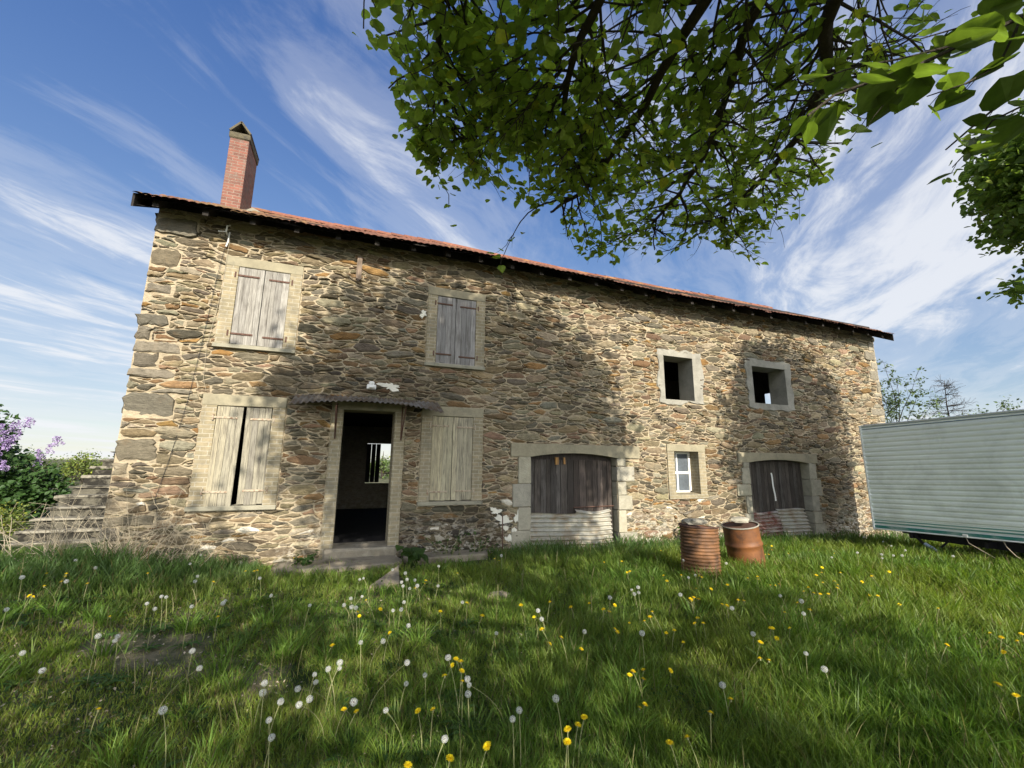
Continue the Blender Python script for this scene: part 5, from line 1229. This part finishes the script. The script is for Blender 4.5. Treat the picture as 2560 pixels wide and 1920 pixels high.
# --- dandelions: each flower its own thing
CLOCKS=[-3.04,7.01,0.23,-2.75,6.8,0.21,-3.07,6.14,0.26,-2.73,6.19,0.22,-2.78,5.44,0.21,-1.7,5.28,0.26,-1.49,4.82,0.33,-1.6,5.3,0.31,-1.55,5.26,0.31,-1.88,7.09,0.23,-1.57,6.26,0.28,-1.57,6.19,0.24,-1.89,7.55,0.24,-1.08,5.38,0.21,-1.06,5.2,0.23,-1.21,4.78,0.33,-1.66,4.32,0.32,-1.53,4.29,0.31,-1.51,4.2,0.31,-2.13,4.44,0.23,-1.81,4.02,0.24,-0.94,3.87,0.29,-0.81,3.55,0.3,-0.83,3.02,0.32,-0.38,3.18,0.32,-0.4,3.31,0.21,-0.3,2.84,0.28,-0.26,2.65,0.29,-0.27,3.04,0.27,-0.12,3.12,0.22,-0.11,3.31,0.27,-0.1,3.34,0.21,-0.16,2.84,0.33,-0.03,3.24,0.32,0.04,3.4,0.28,0.04,3.41,0.24,0.12,2.76,0.33,-0.25,4.71,0.28,0.05,4.5,0.32,0.11,4.71,0.32,0.12,4.61,0.27,0.16,4.61,0.26,-0.64,5.15,0.28,-0.9,6.12,0.26,-0.2,3.27,0.22,0.23,5.07,0.24,0.21,5.49,0.31,0.27,5.92,0.21,0.65,6.24,0.21,0.75,5.7,0.29,0.76,5.6,0.24,0.83,5.43,0.27,0.67,5.24,0.27,0.74,5.19,0.25,0.78,4.92,0.34,0.69,5.55,0.23,1.23,6.03,0.26,1.07,5.24,0.23,0.6,4.55,0.29,0.57,4.5,0.24,0.49,4.46,0.25,0.55,3.83,0.3,0.35,3.75,0.24,0.18,3.68,0.28,0.45,3.11,0.33,0.45,3.1,0.21,0.58,3.16,0.21,0.3,2.81,0.23,0.53,2.29,0.31,0.78,2.77,0.29,0.78,2.79,0.23,0.81,2.92,0.25,1.24,3.62,0.22,1.76,3.94,0.26,1.76,3.86,0.21,1.2,2.44,0.3,0.94,2.35,0.33,0.88,2.29,0.33,0.73,3.14,0.3,2.53,3.91,0.33,3.17,4.44,0.2,3.21,4.37,0.24,2.89,3.93,0.34,2.88,3.99,0.31,1.91,3.34,0.26,2.23,3.01,0.33,1.13,4.33,0.29,2.17,6.16,0.31,4.82,5.42,0.24,5.33,5.11,0.23,3.99,4.42,0.26,4.31,4.65,0.22,3.44,3.95,0.25,7.38,4.55,0.33,8.23,4.71,0.25,8.16,4.67,0.2,10.66,6.04,0.21,9.79,5.42,0.22,7.8,4.31,0.31,8.44,4.54,0.25,9.16,4.23,0.24,7.3,4.89,0.21,4.17,3.13,0.34,4.09,3.06,0.26,3.29,2.93,0.23,3.36,2.53,0.21,3.22,2.3,0.21,2.37,2.38,0.22,4.27,3.43,0.29,3.68,3.5,0.22,9.5,5.05,0.21,10.73,6.44,0.27]
BLOOMS=[-3.13,6.67,0.15,-2.79,6.3,0.26,-2.95,6.64,0.14,-2.8,6.26,0.19,-2.8,5.97,0.23,-2.84,5.85,0.18,-2.69,5.59,0.26,-2.57,6.24,0.19,-1.29,3.52,0.15,-1.95,5.24,0.18,-1.07,5.11,0.13,-1.43,6.38,0.18,-1.1,6.96,0.15,-1.01,6.61,0.24,-1.14,6.59,0.24,-0.68,7.52,0.19,0.19,4.95,0.12,0.2,4.69,0.16,-0.02,4.04,0.15,0.08,3.07,0.15,0.15,3.02,0.15,-2.15,6.56,0.24,1.03,5.84,0.14,1.0,5.74,0.13,0.8,5.17,0.25,1.43,5.79,0.2,0.26,4.83,0.26,0.4,4.79,0.18,0.41,3.87,0.25,0.93,4.4,0.21,1.22,4.5,0.23,1.26,4.09,0.22,2.21,6.58,0.19,2.32,6.7,0.13,0.86,3.44,0.15,0.83,3.18,0.24,0.8,3.03,0.25,0.77,2.9,0.25,0.72,3.18,0.17,0.78,3.22,0.21,0.47,2.73,0.23,0.56,2.75,0.21,0.36,2.3,0.23,0.57,2.34,0.19,0.76,2.33,0.21,1.72,4.27,0.22,1.78,4.08,0.16,2.0,4.18,0.25,1.6,3.5,0.25,1.67,3.51,0.13,1.66,3.27,0.26,2.13,3.98,0.25,1.77,3.15,0.21,2.57,4.38,0.13,2.41,3.84,0.25,2.62,4.07,0.14,2.57,3.89,0.26,2.28,3.46,0.21,2.4,3.6,0.13,2.63,3.74,0.14,3.63,5.17,0.21,3.73,5.25,0.2,1.92,2.71,0.22,1.83,2.62,0.25,2.11,2.85,0.15,2.06,2.79,0.12,1.71,2.31,0.25,1.81,2.5,0.12,1.32,2.33,0.24,1.34,2.44,0.14,1.19,2.28,0.23,1.14,2.19,0.23,2.61,3.48,0.24,2.81,3.66,0.2,2.84,3.66,0.24,2.78,3.4,0.15,2.77,3.28,0.21,2.26,2.74,0.17,1.63,2.01,0.24,3.72,4.49,0.23,4.01,4.9,0.19,3.77,5.96,0.19,4.26,6.2,0.12,5.57,6.84,0.12,4.38,4.65,0.2,4.39,4.62,0.19,4.05,4.61,0.24,3.99,4.07,0.21,4.55,4.37,0.14,5.03,4.49,0.17,4.99,4.3,0.23,5.03,4.33,0.19,4.1,4.42,0.12,3.46,3.82,0.24,3.52,3.84,0.24,3.69,4.06,0.13,3.62,3.88,0.2,3.79,3.73,0.17,3.67,3.55,0.23,4.07,3.78,0.16,4.14,3.77,0.15,3.11,3.4,0.19,3.03,3.21,0.26,3.36,3.63,0.13,2.79,3.2,0.14,3.59,3.01,0.21,3.53,2.94,0.24,3.8,2.99,0.19,3.51,2.89,0.18,3.16,2.75,0.24,2.91,2.55,0.23,3.16,2.69,0.13,2.03,2.14,0.24,2.39,2.34,0.15,4.63,3.52,0.16,4.3,3.15,0.24,4.16,3.31,0.18,5.11,3.73,0.23,5.23,3.88,0.14,4.88,3.51,0.24,5.31,3.74,0.14,5.42,3.72,0.14,5.72,3.98,0.19,6.01,4.03,0.17,5.72,3.8,0.2,5.33,3.55,0.25,6.43,4.46,0.22,6.54,4.55,0.12,6.18,4.38,0.16,6.42,4.21,0.2,6.21,3.82,0.19,6.5,3.87,0.22,7.12,4.01,0.19,7.27,4.68,0.13,5.79,3.5,0.15,5.48,3.23,0.24,5.63,3.12,0.17,5.62,2.78,0.23,4.5,2.21,0.26,5.36,2.31,0.21,5.33,2.23,0.21,5.58,2.2,0.21,5.52,2.21,0.16,4.8,2.01,0.25,4.18,1.81,0.19,3.89,1.61,0.25,7.84,6.5,0.16,7.49,6.09,0.24,7.1,5.78,0.23,6.69,5.51,0.21,4.93,4.08,0.18,5.14,4.18,0.14,4.88,3.92,0.23,6.88,5.73,0.17,6.95,6.62,0.21,7.55,5.82,0.14,8.53,6.05,0.13,8.43,5.59,0.14,1.76,2.03,0.23]
def seed_head():
    """a ball of fine radial bristles each with a little parasol"""
    r = np.random.default_rng(3); n = 105; V = []; Fc = []
    for i in range(n):
        z = 1-2*(i+.5)/n; a = i*2.399963; q = math.sqrt(1-z*z); d = Vector((q*math.cos(a), q*math.sin(a), z)); u = d.orthogonal().normalized(); v = d.cross(u); R_ = .0205*r.uniform(.92, 1.05)
        b = len(V); V += [tuple(d*.003+u*.00035), tuple(d*.003-u*.00035), tuple(d*R_)]; Fc.append((b, b+1, b+2))
        for k in range(5):
            t = k*2*math.pi/5+r.uniform(0, 1); e = (u*math.cos(t)+v*math.sin(t)); f = d.cross(e); b = len(V)
            V += [tuple(d*R_*.97+f*.0009), tuple(d*R_*.97-f*.0009), tuple(d*R_*1.04+e*.0056)]; Fc.append((b, b+1, b+2))
    mb = MB(); mb.add(V, Fc); return mb
def seed_core():
    mb = MB(); lump(mb, (0, 0, 0), (.0062, .0062, .0052), random.Random(1), (1, 1, 1), n=8, m=5); return mb
def bloom():
    """flat yellow dandelion flower of overlapping strap petals"""
    r = np.random.default_rng(4); mb = MB()
    for ring, (n, L, zt) in enumerate(((26, .021, .004), (22, .017, .009), (16, .011, .012), (9, .006, .013))):
        for k in range(n):
            a = 2*math.pi*(k+r.random()*.6)/n; l = L*r.uniform(.88, 1.08); w = .0027; c, s = math.cos(a), math.sin(a); z1 = zt*r.uniform(.7, 1.2)
            mb.add([(c*.001-s*w*.4, s*.001+c*w*.4, .002), (c*.001+s*w*.4, s*.001-c*w*.4, .002), (c*l+s*w*.5, s*l-c*w*.5, z1), (c*l-s*w*.5, s*l+c*w*.5, z1)], [(0, 1, 2, 3)])
    return mb
def stem_mb(seed):
    r = np.random.default_rng(seed); b = r.normal(0, .12, 2)
    pts = [(b[0]*(t*t-1)*.6, b[1]*(t*t-1)*.6, t) for t in np.linspace(0, 1, 7)]; mb = MB(); mb.tube(pts, .0022, 6); return mb
def calyx():
    mb = MB(); mb.lathe([(.002, -.014), (.006, -.010), (.0065, -.002), (.005, .003)], 10); return mb
def rosette(seed):
    r = np.random.default_rng(seed); mb = MB()
    for k in range(11):
        a = 2*math.pi*k/11+r.normal(0, .2); L = r.uniform(.07, .13); w = r.uniform(.010, .017); c, s = math.cos(a), math.sin(a); h = r.uniform(.3, .9); V = []
        for j in range(6):
            t = j/5; ww = w*(math.sin(math.pi*min(1, t*.8+.12))**.8)*(1 if j % 2 else .62)*(0.05 if j == 5 else 1); zz = .008+h*L*t*(1.15-t); V += [(c*L*t-s*ww, s*L*t+c*ww, zz+.004), (c*L*t, s*L*t, zz), (c*L*t+s*ww, s*L*t-c*ww, zz+.004)]
        mb.add(V, [(3*j+q, 3*j+q+1, 3*j+q+4, 3*j+q+3) for j in range(5) for q in (0, 1)], (.065*r.uniform(.8, 1.2), .125, .03))
    return mb
ros = [rosette(s).build('leaf_rosette', M['grass']) for s in range(4)]
head_me = seed_head().build('seed_head', M['down']); bloom_me = bloom().build('flower_head', M['petal']); core_me = seed_core().build('seed_core', M['iron']); cal_me = calyx().build('calyx', M['stalk']); stems = [stem_mb(s).build('flower_stem', M['stalk']) for s in range(6)]
rd = random.Random(9)
def put(flat, headobj, name, label, cat, group, scl):
    for i in range(0, len(flat), 3):
        x, y, hh = flat[i:i+3]; t = empty(name, label, cat, (x, y, G(x, y)), group); t.rotation_euler = (0, 0, rd.uniform(0, 6.28)); s = scl*rd.uniform(.85, 1.2)
        st_ = rd.choice(stems).copy(); COL.objects.link(st_); st_.parent = t; st_.scale = (s*hh*3, s*hh*3, hh) if False else (1, 1, hh)
        hd = headobj.copy(); COL.objects.link(hd); hd.parent = t; hd.location = (0, 0, hh); hd.scale = (s, s, s*rd.uniform(.9, 1.0)); hd.rotation_euler = (rd.gauss(0, .28), rd.gauss(0, .28), rd.uniform(0, 6))
        rs = rd.choice(ros).copy(); COL.objects.link(rs); rs.parent = t; rs.rotation_euler = (0, 0, rd.uniform(0, 6)); k_ = rd.uniform(.8, 1.35); rs.scale = (k_, k_, k_)
        if headobj is head_me:
            c_ = core_me.copy(); COL.objects.link(c_); c_.parent = hd
        if headobj is bloom_me:
            c_ = cal_me.copy(); COL.objects.link(c_); c_.parent = hd
put(CLOCKS, head_me, 'dandelion', 'white dandelion seed head on a thin stem in the grass', 'dandelion', 'white dandelion clocks in the meadow', .85)
put(BLOOMS, bloom_me, 'dandelion', 'yellow dandelion flower open in the grass', 'dandelion', 'yellow dandelion flowers in the meadow', .9)
for o in [head_me, bloom_me, cal_me, core_me]+stems+ros: bpy.data.objects.remove(o)
